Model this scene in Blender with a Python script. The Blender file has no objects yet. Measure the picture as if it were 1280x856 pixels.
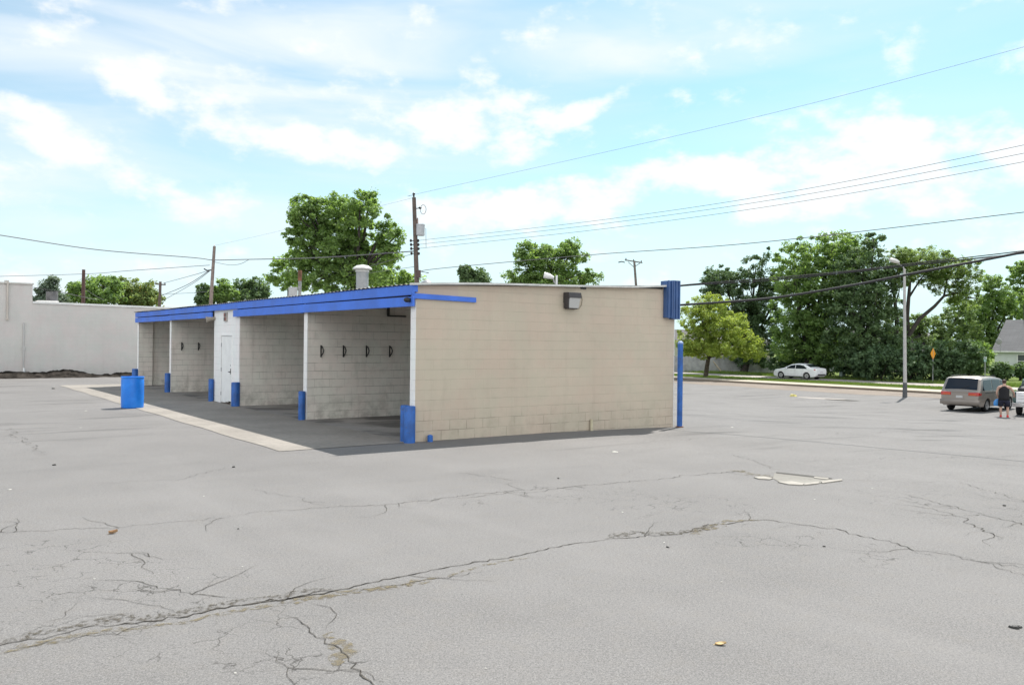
import bpy, bmesh, math, random
import numpy as np
from mathutils import Vector, Matrix, Quaternion

random.seed(7)
RNG = np.random.default_rng(7)
scene = bpy.context.scene
COL = scene.collection
PI = math.pi
R = math.radians

# ------------------------------------------------------------------ camera
EYE = 1.97
FPX = 1045.0            # focal length in pixels of a 1280 wide picture
ROLL = 0.011
PITCH = 0.00096
cam_data = bpy.data.cameras.new("camera")
cam_data.sensor_fit = 'HORIZONTAL'
cam_data.sensor_width = 36.0
cam_data.lens = FPX / 1280 * 36.0
cam_data.clip_start = 0.1
cam_data.clip_end = 4000
cam = bpy.data.objects.new("camera", cam_data)
COL.objects.link(cam)
cam.matrix_world = Matrix.Translation((0, 0, EYE)) @ Matrix.Rotation(PI/2 + PITCH, 4, 'X') @ Matrix.Rotation(ROLL, 4, 'Z')
scene.camera = cam

# ------------------------------------------------------------------ light
SUN_EL = R(55)
SUN_AZ = math.atan2(0.47, 0.88)          # from +Y towards +X
sd = Vector((math.sin(SUN_AZ)*math.cos(SUN_EL), math.cos(SUN_AZ)*math.cos(SUN_EL), math.sin(SUN_EL)))
sun_data = bpy.data.lights.new("sun", 'SUN')
sun_data.energy = 4.0
sun_data.angle = R(0.53)
sun_data.color = (1.0, 0.955, 0.89)
sun = bpy.data.objects.new("sun", sun_data)
COL.objects.link(sun)
sun.rotation_euler = (-sd).to_track_quat('-Z', 'Y').to_euler()
sun.location = (20, 40, 60)

scene.view_settings.view_transform = 'Standard'
scene.view_settings.look = 'None'
scene.view_settings.gamma = 1.0
scene.view_settings.use_curve_mapping = False
scene.view_settings.exposure = 1.0
scene.cycles.max_bounces = 6
scene.cycles.diffuse_bounces = 4
scene.cycles.transparent_max_bounces = 12

SKY_STRENGTH = 0.066
CLOUD_VALUE = 8.4
BACK_FILL_CLOUD = 17.0  # brightness of the unseen cloud added as fill for shaded surfaces
world = bpy.data.worlds.new("World")
scene.world = world
world.use_nodes = True


def build_world():
    nt = world.node_tree
    nt.nodes.clear()
    N, L = nt.nodes.new, nt.links.new

    def math_(op, a, b=None, c=None, clamp=False):
        n = N('ShaderNodeMath')
        n.operation = op
        n.use_clamp = clamp
        for i, v in enumerate((a, b, c)):
            if v is None:
                continue
            if isinstance(v, (int, float)):
                n.inputs[i].default_value = v
            else:
                L(v, n.inputs[i])
        return n.outputs[0]
    out = N('ShaderNodeOutputWorld')
    bg = N('ShaderNodeBackground')
    bg.inputs['Strength'].default_value = SKY_STRENGTH
    L(bg.outputs[0], out.inputs[0])
    sky = N('ShaderNodeTexSky')
    sky.sky_type = 'NISHITA'
    sky.sun_disc = False
    sky.sun_elevation = SUN_EL
    sky.sun_rotation = SUN_AZ
    sky.altitude = 200
    sky.air_density = 1.0
    sky.dust_density = 1.2
    sky.ozone_density = 1.0
    tc = N('ShaderNodeTexCoord')
    sep = N('ShaderNodeSeparateXYZ')
    L(tc.outputs['Generated'], sep.inputs[0])
    x, y, z = sep.outputs
    az = math_('ARCTAN2', x, y)
    el = math_('ARCSINE', z)
    # rippled coordinates so cloud outlines are uneven
    comb = N('ShaderNodeCombineXYZ')
    L(az, comb.inputs[0]); L(math_('MULTIPLY', el, 1.7), comb.inputs[1])
    n1 = N('ShaderNodeTexNoise')
    n1.inputs['Scale'].default_value = 13
    n1.inputs['Detail'].default_value = 10
    n1.inputs['Roughness'].default_value = 0.58
    L(comb.outputs[0], n1.inputs['Vector'])
    n2 = N('ShaderNodeTexNoise')
    n2.inputs['Scale'].default_value = 5
    n2.inputs['Detail'].default_value = 6
    n2.inputs['Distortion'].default_value = 0.6
    mp = N('ShaderNodeMapping')
    mp.inputs['Scale'].default_value = (0.45, 1.6, 1)
    mp.inputs['Rotation'].default_value = (0, 0, R(-8))
    L(comb.outputs[0], mp.inputs['Vector'])
    L(mp.outputs[0], n2.inputs['Vector'])

    def blob(px, py, rx, ry, tilt=0, amp=1.0):
        a0 = math.atan((px-640)/FPX)
        e0 = math.atan(((428-py)/FPX + ROLL*(px-640)/FPX) * math.cos(a0))
        da = math_('SUBTRACT', az, a0)
        de = math_('SUBTRACT', el, e0)
        t = R(tilt)
        u = math_('ADD', math_('MULTIPLY', da, math.cos(t)*FPX/rx), math_('MULTIPLY', de, math.sin(t)*FPX/rx))
        v = math_('ADD', math_('MULTIPLY', da, -math.sin(t)*FPX/ry), math_('MULTIPLY', de, math.cos(t)*FPX/ry))
        r2 = math_('ADD', math_('MULTIPLY', u, u), math_('MULTIPLY', v, v))
        return math_('MULTIPLY', math_('SUBTRACT', 1.0, math_('MINIMUM', r2, 2.0)), amp)
    puffs = [(48, 158, 75, 26, -24, 0.7), (180, 118, 62, 28, -12, 0.4), (300, 150, 85, 30, -20, 0.55), (190, 240, 62, 22, -22, 0.55),
             (440, 186, 105, 26, 0, 0.8), (575, 152, 125, 34, 4, 0.85), (640, 165, 50, 35, 0), (690, 252, 105, 30, 4),
             (600, 268, 90, 24, 0), (880, 222, 115, 24, -2), (1075, 190, 130, 34, 4), (1110, 235, 135, 34, -4),
             (1000, 252, 90, 22, 0), (1280, 190, 45, 32, 0),              (380, 180, 60, 24, -10), (735, 133, 50, 15, 20), (-200, 200, 150, 50, 0), (1500, 150, 200, 60, 10)]
    acc = None
    for p in puffs:
        b = blob(*p)
        acc = b if acc is None else math_('MAXIMUM', acc, b)
    acc = math_('ADD', acc, math_('MULTIPLY', math_('SUBTRACT', n1.outputs['Fac'], 0.5), 5.2))
    puff = N('ShaderNodeMapRange')
    puff.interpolation_type = 'SMOOTHSTEP'
    puff.inputs['From Min'].default_value = -0.3
    puff.inputs['From Max'].default_value = 0.95
    L(acc, puff.inputs['Value'])
    # thin high veil: streaks, thicker to the left and in one long band
    veil = [(700, 55, 460, 60, 2, 1.3), (330, 70, 520, 170, 0, 1.2), (80, 300, 420, 200, 0, 1.0), (430, 270, 300, 60, 0, 0.6),
            (900, 330, 700, 60, 0, 0.55), (-500, 200, 700, 300, 0, 0.8)]
    vac = None
    for p in veil:
        b = math_('MAXIMUM', blob(*p), 0.0)
        vac = b if vac is None else math_('MAXIMUM', vac, b)
    vfac = math_('MULTIPLY', vac, math_('MULTIPLY', math_('SUBTRACT', n2.outputs['Fac'], 0.25), 2.6, clamp=True), clamp=True)
    vfac = math_('ADD', math_('MULTIPLY', vfac, 0.8), math_('MULTIPLY', math_('SUBTRACT', n2.outputs['Fac'], 0.45, clamp=True), 0.6), clamp=True)
    up = N('ShaderNodeMapRange')
    up.inputs['From Min'].default_value = -0.01
    up.inputs['From Max'].default_value = 0.02
    L(z, up.inputs['Value'])
    tint = N('ShaderNodeMix'); tint.data_type = 'RGBA'; tint.blend_type = 'MULTIPLY'
    tint.inputs['Factor'].default_value = 1.0
    L(sky.outputs[0], tint.inputs['A'])
    tint.inputs['B'].default_value = (1.0, 1.30, 1.22, 1)
    # humid summer air whitens the lowest part of the sky
    hz = N('ShaderNodeMapRange')
    hz.interpolation_type = 'SMOOTHSTEP'
    hz.inputs['From Min'].default_value = 0.30
    hz.inputs['From Max'].default_value = -0.02
    hz.inputs['To Max'].default_value = 0.9
    L(z, hz.inputs['Value'])
    m0 = N('ShaderNodeMix'); m0.data_type = 'RGBA'
    L(hz.outputs[0], m0.inputs['Factor'])
    L(tint.outputs['Result'], m0.inputs['A'])
    m0.inputs['B'].default_value = (6.0, 7.9, 8.6, 1)
    # unseen bright cloud cover added behind the camera to fill the shade
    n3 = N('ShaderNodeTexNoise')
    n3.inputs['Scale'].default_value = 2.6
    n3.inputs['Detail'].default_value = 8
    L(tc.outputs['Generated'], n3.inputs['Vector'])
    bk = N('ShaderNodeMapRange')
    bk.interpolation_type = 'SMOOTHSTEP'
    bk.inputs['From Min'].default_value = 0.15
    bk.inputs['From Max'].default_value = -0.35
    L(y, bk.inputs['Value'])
    fill_cov = N('ShaderNodeMapRange')
    fill_cov.interpolation_type = 'SMOOTHSTEP'
    fill_cov.inputs['From Min'].default_value = 0.40
    fill_cov.inputs['From Max'].default_value = 0.56
    L(n3.outputs['Fac'], fill_cov.inputs['Value'])
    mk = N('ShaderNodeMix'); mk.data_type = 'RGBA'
    L(math_('MULTIPLY', math_('MULTIPLY', bk.outputs[0], fill_cov.outputs[0]), up.outputs[0]), mk.inputs['Factor'])
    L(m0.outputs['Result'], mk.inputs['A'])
    mk.inputs['B'].default_value = (BACK_FILL_CLOUD, BACK_FILL_CLOUD*0.985, BACK_FILL_CLOUD*0.96, 1)
    m1 = N('ShaderNodeMix'); m1.data_type = 'RGBA'
    L(math_('MULTIPLY', vfac, up.outputs[0]), m1.inputs['Factor'])
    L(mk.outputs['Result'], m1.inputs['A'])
    m1.inputs['B'].default_value = (CLOUD_VALUE*0.86, CLOUD_VALUE*0.92, CLOUD_VALUE*0.97, 1)
    m2 = N('ShaderNodeMix'); m2.data_type = 'RGBA'
    L(math_('MULTIPLY', math_('MULTIPLY', puff.outputs[0], 0.85), up.outputs[0]), m2.inputs['Factor'])
    L(m1.outputs['Result'], m2.inputs['A'])
    m2.inputs['B'].default_value = (CLOUD_VALUE, CLOUD_VALUE, CLOUD_VALUE, 1)
    L(m2.outputs['Result'], bg.inputs['Color'])


build_world()

# ------------------------------------------------------------------ frames
VR = Vector((0.805, 0.593, 0)).normalized()      # into the bays, away from the lot
VL = Vector((-VR.y, VR.x, 0))                    # along the row of bays
A0 = Vector((-1.9, 16.5, 0))                     # near corner of the car wash
ANG = math.atan2(VR.y, VR.x)


def sstep(t):
    t = min(1.0, max(0.0, t))
    return t*t*(3-2*t)


def g(x, y):
    """height of the ground: the lot is level by the building and falls away to the street"""
    q = VR.x*x + VR.y*y
    return -1.25*sstep((q-11)/31)


def at(px, py, d):
    """point at depth d metres that the photograph shows at pixel px, py"""
    u = (px-640)/FPX
    v = (428-py)/FPX
    X = u - ROLL*v
    Z = v + ROLL*u + PITCH
    return Vector((X*d, d, EYE + Z*d))


def onground(px, py):
    d = 20.0
    for _ in range(60):
        p = at(px, py, 1.0)
        k = (EYE - g(p.x*d, d))/max(1e-4, (EYE-p.z))
        d = 0.5*d + 0.5*k
    p = at(px, py, d)
    p.z = g(p.x, p.y)
    return p


def loc(x, y, z=0.0):
    """car wash frame -> world"""
    return A0 + VR*x + VL*y + Vector((0, 0, z))


def street(q, s, z=None):
    """q metres beyond the camera across the street, s metres along it"""
    p = VR*q + VL*s
    p.z = g(p.x, p.y) if z is None else z
    return p

# ------------------------------------------------------------------ object helpers


def tag(o, label=None, cat=None, group=None, kind=None):
    if label: o['label'] = label
    if cat: o['category'] = cat
    if group: o['group'] = group
    if kind: o['kind'] = kind
    return o


def thing(name, label, cat, location=(0, 0, 0), rz=0.0, group=None):
    o = bpy.data.objects.new(name, None)
    o.empty_display_size = 0.2
    COL.objects.link(o)
    o.location = location
    o.rotation_euler = (0, 0, rz)
    return tag(o, label, cat, group)


def link_mesh(name, me, mat=None, parent=None, smooth=False):
    o = bpy.data.objects.new(name, me)
    COL.objects.link(o)
    if mat is not None:
        for m in (mat if isinstance(mat, (list, tuple)) else [mat]):
            me.materials.append(m)
    if parent is not None:
        o.parent = parent
    if smooth:
        me.polygons.foreach_set('use_smooth', [True]*len(me.polygons))
    return o


def copy_tree(o, parent=None):
    c = o.copy()
    COL.objects.link(c)
    if parent is not None:
        c.parent = parent
    for ch in [k for k in bpy.data.objects if k.parent == o]:
        copy_tree(ch, c)
    return c


class MB:
    def __init__(self):
        self.v, self.f, self.m = [], [], []

    def add(self, vs, fs, mi=0):
        n = len(self.v)
        self.v += [tuple(p) for p in vs]
        self.f += [tuple(i+n for i in f) for f in fs]
        self.m += [mi]*len(fs)
        return self

    def box(self, x0, x1, y0, y1, z0, z1, mi=0):
        vs = [(x0, y0, z0), (x1, y0, z0), (x1, y1, z0), (x0, y1, z0), (x0, y0, z1), (x1, y0, z1), (x1, y1, z1), (x0, y1, z1)]
        return self.add(vs, [(0, 3, 2, 1), (4, 5, 6, 7), (0, 1, 5, 4), (1, 2, 6, 5), (2, 3, 7, 6), (3, 0, 4, 7)], mi)

    def hexa(self, vs, mi=0):
        return self.add(vs, [(0, 3, 2, 1), (4, 5, 6, 7), (0, 1, 5, 4), (1, 2, 6, 5), (2, 3, 7, 6), (3, 0, 4, 7)], mi)

    def tube(self, pts, radii, n=10, mi=0, cap=True):
        pts = [Vector(p) for p in pts]
        if not isinstance(radii, (list, tuple)):
            radii = [radii]*len(pts)
        rings = []
        prev = None
        for i, p in enumerate(pts):
            a = pts[max(0, i-1)]
            b = pts[min(len(pts)-1, i+1)]
            t = (b-a).normalized()
            if prev is None:
                ref = Vector((0, 0, 1)) if abs(t.z) < 0.9 else Vector((1, 0, 0))
                s = t.cross(ref).normalized()
            else:
                s = (prev - t*prev.dot(t)).normalized()
            prev = s
            w = t.cross(s)
            rings.append([p + (s*math.cos(2*PI*k/n) + w*math.sin(2*PI*k/n))*radii[i] for k in range(n)])
        vs = [q for r in rings for q in r]
        fs = []
        for i in range(len(pts)-1):
            for k in range(n):
                a, b = i*n+k, i*n+(k+1) % n
                fs.append((a, b, b+n, a+n))
        if cap:
            fs.append(tuple(reversed(range(n))))
            fs.append(tuple(range((len(pts)-1)*n, len(pts)*n)))
        return self.add(vs, fs, mi)

    def lathe(self, prof, n=24, c=(0, 0, 0), mi=0):
        vs, fs = [], []
        for r, z in prof:
            for k in range(n):
                vs.append((c[0]+r*math.cos(2*PI*k/n), c[1]+r*math.sin(2*PI*k/n), c[2]+z))
        for i in range(len(prof)-1):
            for k in range(n):
                a, b = i*n+k, i*n+(k+1) % n
                fs.append((a, b, b+n, a+n))
        fs.append(tuple(reversed(range(n))))
        fs.append(tuple(range((len(prof)-1)*n, len(prof)*n)))
        return self.add(vs, fs, mi)

    def ellip(self, c, r, nu=16, nv=10, mi=0):
        vs, fs = [], []
        for j in range(nv+1):
            th = PI*j/nv
            for k in range(nu):
                ph = 2*PI*k/nu
                vs.append((c[0]+r[0]*math.sin(th)*math.cos(ph), c[1]+r[1]*math.sin(th)*math.sin(ph), c[2]+r[2]*math.cos(th)))
        for j in range(nv):
            for k in range(nu):
                a, b = j*nu+k, j*nu+(k+1) % nu
                fs.append((a, a+nu, b+nu, b))
        return self.add(vs, fs, mi)

    def rings(self, rings, mi=0, cap=True):
        n = len(rings[0])
        vs = [p for r in rings for p in r]
        fs = []
        for i in range(len(rings)-1):
            for k in range(n):
                a, b = i*n+k, i*n+(k+1) % n
                fs.append((a, b, b+n, a+n))
        if cap:
            fs.append(tuple(reversed(range(n))))
            fs.append(tuple(range((len(rings)-1)*n, len(rings)*n)))
        return self.add(vs, fs, mi)

    def build(self, name, mat, parent=None, smooth=False, bevel=0.0, auto=None):
        me = bpy.data.meshes.new(name)
        me.from_pydata(self.v, [], self.f)
        me.update()
        if any(self.m):
            me.polygons.foreach_set('material_index', self.m)
        bm = bmesh.new()
        bm.from_mesh(me)
        bmesh.ops.remove_doubles(bm, verts=bm.verts, dist=1e-5)
        bmesh.ops.recalc_face_normals(bm, faces=bm.faces)
        if auto is not None:
            for e in bm.edges:
                e.smooth = e.calc_face_angle(0) < R(auto)
        bm.to_mesh(me)
        bm.free()
        o = link_mesh(name, me, mat, parent, smooth or auto is not None)
        if bevel:
            b = o.modifiers.new('bevel', 'BEVEL')
            b.width = bevel
            b.segments = 2
            b.limit_method = 'ANGLE'
        return o

# ------------------------------------------------------------------ material helpers


class NT:
    def __init__(self, name):
        self.mat = bpy.data.materials.new(name)
        self.mat.use_nodes = True
        self.t = self.mat.node_tree
        self.b = self.t.nodes['Principled BSDF']
        self.out = self.t.nodes['Material Output']

    def n(self, kind, **kw):
        n = self.t.nodes.new(kind)
        for k, v in kw.items():
            if k in n.inputs:
                n.inputs[k].default_value = v
            else:
                setattr(n, k, v)
        return n

    def l(self, a, b):
        self.t.links.new(a, b)

    def coord(self, kind='Object'):
        return self.n('ShaderNodeTexCoord').outputs[kind]

    def noise(self, vec, scale, detail=4, rough=0.55, dist=0.0):
        n = self.n('ShaderNodeTexNoise', Scale=scale, Detail=detail, Roughness=rough, Distortion=dist)
        self.l(vec, n.inputs['Vector'])
        return n.outputs['Fac']

    def mapping(self, vec, scale=(1, 1, 1), rot=(0, 0, 0), loc_=(0, 0, 0)):
        m = self.n('ShaderNodeMapping')
        m.inputs['Scale'].default_value = scale
        m.inputs['Rotation'].default_value = rot
        m.inputs['Location'].default_value = loc_
        self.l(vec, m.inputs['Vector'])
        return m.outputs[0]

    def ramp(self, fac, a, b, lo=0.0, hi=1.0, smooth=True):
        m = self.n('ShaderNodeMapRange')
        m.interpolation_type = 'SMOOTHSTEP' if smooth else 'LINEAR'
        m.inputs['From Min'].default_value = a
        m.inputs['From Max'].default_value = b
        m.inputs['To Min'].default_value = lo
        m.inputs['To Max'].default_value = hi
        self.l(fac, m.inputs['Value'])
        return m.outputs[0]

    def math(self, op, a, b=None, clamp=False):
        n = self.n('ShaderNodeMath', operation=op, use_clamp=clamp)
        for i, v in enumerate((a, b)):
            if v is None: continue
            if isinstance(v, (int, float)): n.inputs[i].default_value = v
            else: self.l(v, n.inputs[i])
        return n.outputs[0]

    def mix(self, fac, a, b, blend='MIX'):
        n = self.n('ShaderNodeMix', data_type='RGBA', blend_type=blend)
        for s, v in (('Factor', fac), ('A', a), ('B', b)):
            if isinstance(v, (int, float)): n.inputs[s].default_value = v
            elif isinstance(v, tuple): n.inputs[s].default_value = (*v[:3], 1)
            else: self.l(v, n.inputs[s])
        return n.outputs['Result']

    def bump(self, h, strength=0.3, dist=0.02):
        n = self.n('ShaderNodeBump', Strength=strength, Distance=dist)
        self.l(h, n.inputs['Height'])
        self.l(n.outputs[0], self.b.inputs['Normal'])

    def base(self, c, rough=0.8, metal=0.0, spec=0.3):
        if isinstance(c, tuple): self.b.inputs['Base Color'].default_value = (*c[:3], 1)
        else: self.l(c, self.b.inputs['Base Color'])
        if isinstance(rough, (int, float)): self.b.inputs['Roughness'].default_value = rough
        else: self.l(rough, self.b.inputs['Roughness'])
        self.b.inputs['Metallic'].default_value = metal
        self.b.inputs['Specular IOR Level'].default_value = spec
        return self


def worn(name, c, rough=0.6, var=0.25, scale=3.0, metal=0.0, spec=0.4, fine=40, grime=None):
    t = NT(name)
    v = t.coord()
    k = t.noise(v, scale, 5, 0.6)
    k2 = t.noise(v, fine, 3, 0.6)
    d = tuple(x*(1-var) for x in c)
    h = tuple(min(1, x*(1+var*0.6)) for x in c)
    col = t.mix(t.ramp(k, 0.3, 0.7), d, h)
    col = t.mix(t.math('MULTIPLY', t.ramp(k2, 0.4, 0.75), 0.25), col, tuple(x*(1-var*1.4) for x in c))
    if grime:
        gm = t.noise(v, scale*2.3, 6, 0.7)
        col = t.mix(t.ramp(gm, 0.56, 0.72, 0, 0.75), col, grime)
    t.base(col, t.ramp(k, 0.2, 0.8, rough*0.85, min(1, rough*1.12)), metal, spec)
    return t.mat


def block_paint(name, c, axis, lines=0.5, grime=0.25, gcol=(0.13, 0.12, 0.11), gloss=0.75, low_lines=0.0, patch=None, head=0.45):
    """painted concrete block; axis 'x' for walls running along local x, 'y' along local y"""
    t = NT(name)
    v = t.coord()
    s = t.n('ShaderNodeSeparateXYZ')
    t.l(v, s.inputs[0])
    cb = t.n('ShaderNodeCombineXYZ')
    t.l(s.outputs[0 if axis == 'x' else 1], cb.inputs[0])
    wob = t.math('MULTIPLY', t.math('SUBTRACT', t.noise(v, 1.2, 3), 0.5), 0.012)
    t.l(t.math('ADD', s.outputs[2], wob), cb.inputs[1])
    br = t.n('ShaderNodeTexBrick')
    br.offset = 0.5
    br.inputs['Scale'].default_value = 1.0
    br.inputs['Mortar Size'].default_value = 0.008
    br.inputs['Mortar Smooth'].default_value = 0.4
    br.inputs['Brick Width'].default_value = 0.406
    br.inputs['Row Height'].default_value = 0.203
    br.inputs['Bias'].default_value = 0.0
    br.inputs['Color1'].default_value = (0, 0, 0, 1)
    br.inputs['Color2'].default_value = (1, 1, 1, 1)
    t.l(cb.outputs[0], br.inputs['Vector'])
    perb = t.n('ShaderNodeSeparateColor')
    t.l(br.outputs['Color'], perb.inputs[0])
    big = t.noise(v, 0.55, 5, 0.6)
    mid = t.noise(v, 3.5, 6, 0.65)
    fine = t.noise(v, 45, 4, 0.7)
    stretched = t.noise(t.mapping(v, (3, 3, 0.35)), 1.6, 5, 0.65)
    col = t.mix(t.ramp(big, 0.3, 0.7), tuple(x*0.93 for x in c), tuple(min(1, x*1.04) for x in c))
    hue = t.noise(t.mapping(v, (1, 1, 1), loc_=(7, 3, 5)), 1.5, 4, 0.6)
    col = t.mix(t.ramp(hue, 0.45, 0.65, 0, 0.6), col, (c[0]*1.03, c[1]*0.96, c[2]*0.97))
    col = t.mix(t.ramp(hue, 0.5, 0.33, 0, 0.6), col, (c[0]*0.94, c[1]*0.985, c[2]*0.97))
    col = t.mix(t.math('MULTIPLY', perb.outputs[0], 0.10), col, tuple(x*0.8 for x in c))
    col = t.mix(t.math('MULTIPLY', t.ramp(mid, 0.45, 0.75), grime*0.6), col, gcol)
    col = t.mix(t.math('MULTIPLY', t.ramp(stretched, 0.5, 0.8), grime), col, gcol)
    low = t.ramp(s.outputs[2], 0.05, 0.75, 1.0, 0.0)
    col = t.mix(t.math('MULTIPLY', t.math('MULTIPLY', low, t.ramp(mid, 0.35, 0.65)), min(1, grime*1.3)), col, gcol)
    if patch:
        x0, x1, z0, z1, pc = patch
        a = s.outputs[0 if axis == 'x' else 1]
        mk = t.math('MULTIPLY', t.math('MULTIPLY', t.math('GREATER_THAN', a, x0), t.math('LESS_THAN', a, x1)),
                    t.math('MULTIPLY', t.math('GREATER_THAN', s.outputs[2], z0), t.math('LESS_THAN', s.outputs[2], z1)))
        col = t.mix(t.math('MULTIPLY', mk, 0.8), col, pc)
    lf = t.ramp(t.noise(v, 1.7, 4, 0.7), 0.35, 0.62, 0.25, 1.0)
    if low_lines:
        lf2 = t.math('MULTIPLY', t.ramp(s.outputs[2], 0.15, 0.85, 1.0, 0.0), t.ramp(t.noise(v, 2.6, 2), 0.42, 0.55))
        lf = t.math('ADD', t.math('MULTIPLY', lf, lines), t.math('MULTIPLY', lf2, low_lines), clamp=True)
    else:
        lf = t.math('MULTIPLY', lf, lines)
    bed = t.math('PINGPONG', t.math('ADD', s.outputs[2], wob), 0.1015)
    bed = t.ramp(bed, 0.0035, 0.009, 1.0, 0.0)
    jn = t.math('MAXIMUM', bed, t.math('MULTIPLY', br.outputs['Fac'], head))
    if low_lines:
        jn = t.math('MAXIMUM', jn, t.math('MULTIPLY', br.outputs['Fac'], t.ramp(s.outputs[2], 0.3, 0.9, 0.9, 0.0)))
    col = t.mix(t.math('MULTIPLY', jn, lf), col, tuple(x*0.35 for x in c))
    t.base(col, gloss, 0, 0.25)
    h = t.math('ADD', t.math('MULTIPLY', br.outputs['Fac'], -0.6), t.math('ADD', t.math('MULTIPLY', fine, 0.22), t.math('MULTIPLY', mid, 0.25)))
    t.bump(h, 0.45, 0.008)
    return t.mat


def simple(name, c, rough=0.5, metal=0.0, spec=0.5):
    t = NT(name)
    v = t.coord()
    k = t.noise(v, 6, 3)
    t.base(t.mix(t.ramp(k, 0.3, 0.7), tuple(x*0.9 for x in c), tuple(min(1, x*1.06) for x in c)), rough, metal, spec)
    return t.mat


def leaf_mat(name, c1, c2, trans=0.55, yellow=None):
    t = NT(name)
    t.t.nodes.remove(t.b)
    geo = t.n('ShaderNodeNewGeometry')
    rnd = geo.outputs['Random Per Island']
    v = t.coord()
    k = t.noise(v, 0.45, 3, 0.6)
    f = t.math('ADD', t.math('MULTIPLY', rnd, 0.55), t.math('MULTIPLY', t.ramp(k, 0.3, 0.7), 0.45))
    col = t.mix(f, c1, c2)
    if yellow:
        col = t.mix(t.ramp(rnd, 0.9, 1.0, 0, 0.8), col, yellow)
    d = t.n('ShaderNodeBsdfDiffuse')
    tr = t.n('ShaderNodeBsdfTranslucent')
    gl = t.n('ShaderNodeBsdfGlossy', Roughness=0.6)
    t.l(col, d.inputs['Color'])
    t.l(t.mix(0.55, col, (c2[0]*1.5, c2[1]*1.45, c2[2]*0.55)), tr.inputs['Color'])
    m = t.n('ShaderNodeMixShader', Fac=trans)
    t.l(d.outputs[0], m.inputs[1]); t.l(tr.outputs[0], m.inputs[2])
    m2 = t.n('ShaderNodeMixShader', Fac=0.035)
    t.l(m.outputs[0], m2.inputs[1]); t.l(gl.outputs[0], m2.inputs[2])
    t.l(m2.outputs[0], t.out.inputs['Surface'])
    return t.mat


# ---- ground materials
ALLI = []   # centres of crazed asphalt, world x, y, radius
for px, py, r in ((70, 715, 1.0), (150, 735, 1.2), (300, 800, 0.9), (380, 830, 0.7), (60, 690, 1.0), (700, 615, 1.0), (800, 625, 1.1), (880, 630, 0.9),
                  (930, 668, 0.9), (1000, 672, 1.0), (1150, 628, 1.3), (1210, 640, 1.3), (560, 625, 0.6), (200, 760, 0.8), (1100, 690, 0.7)):
    p = onground(px, py)
    ALLI.append((p.x, p.y, r))


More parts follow.
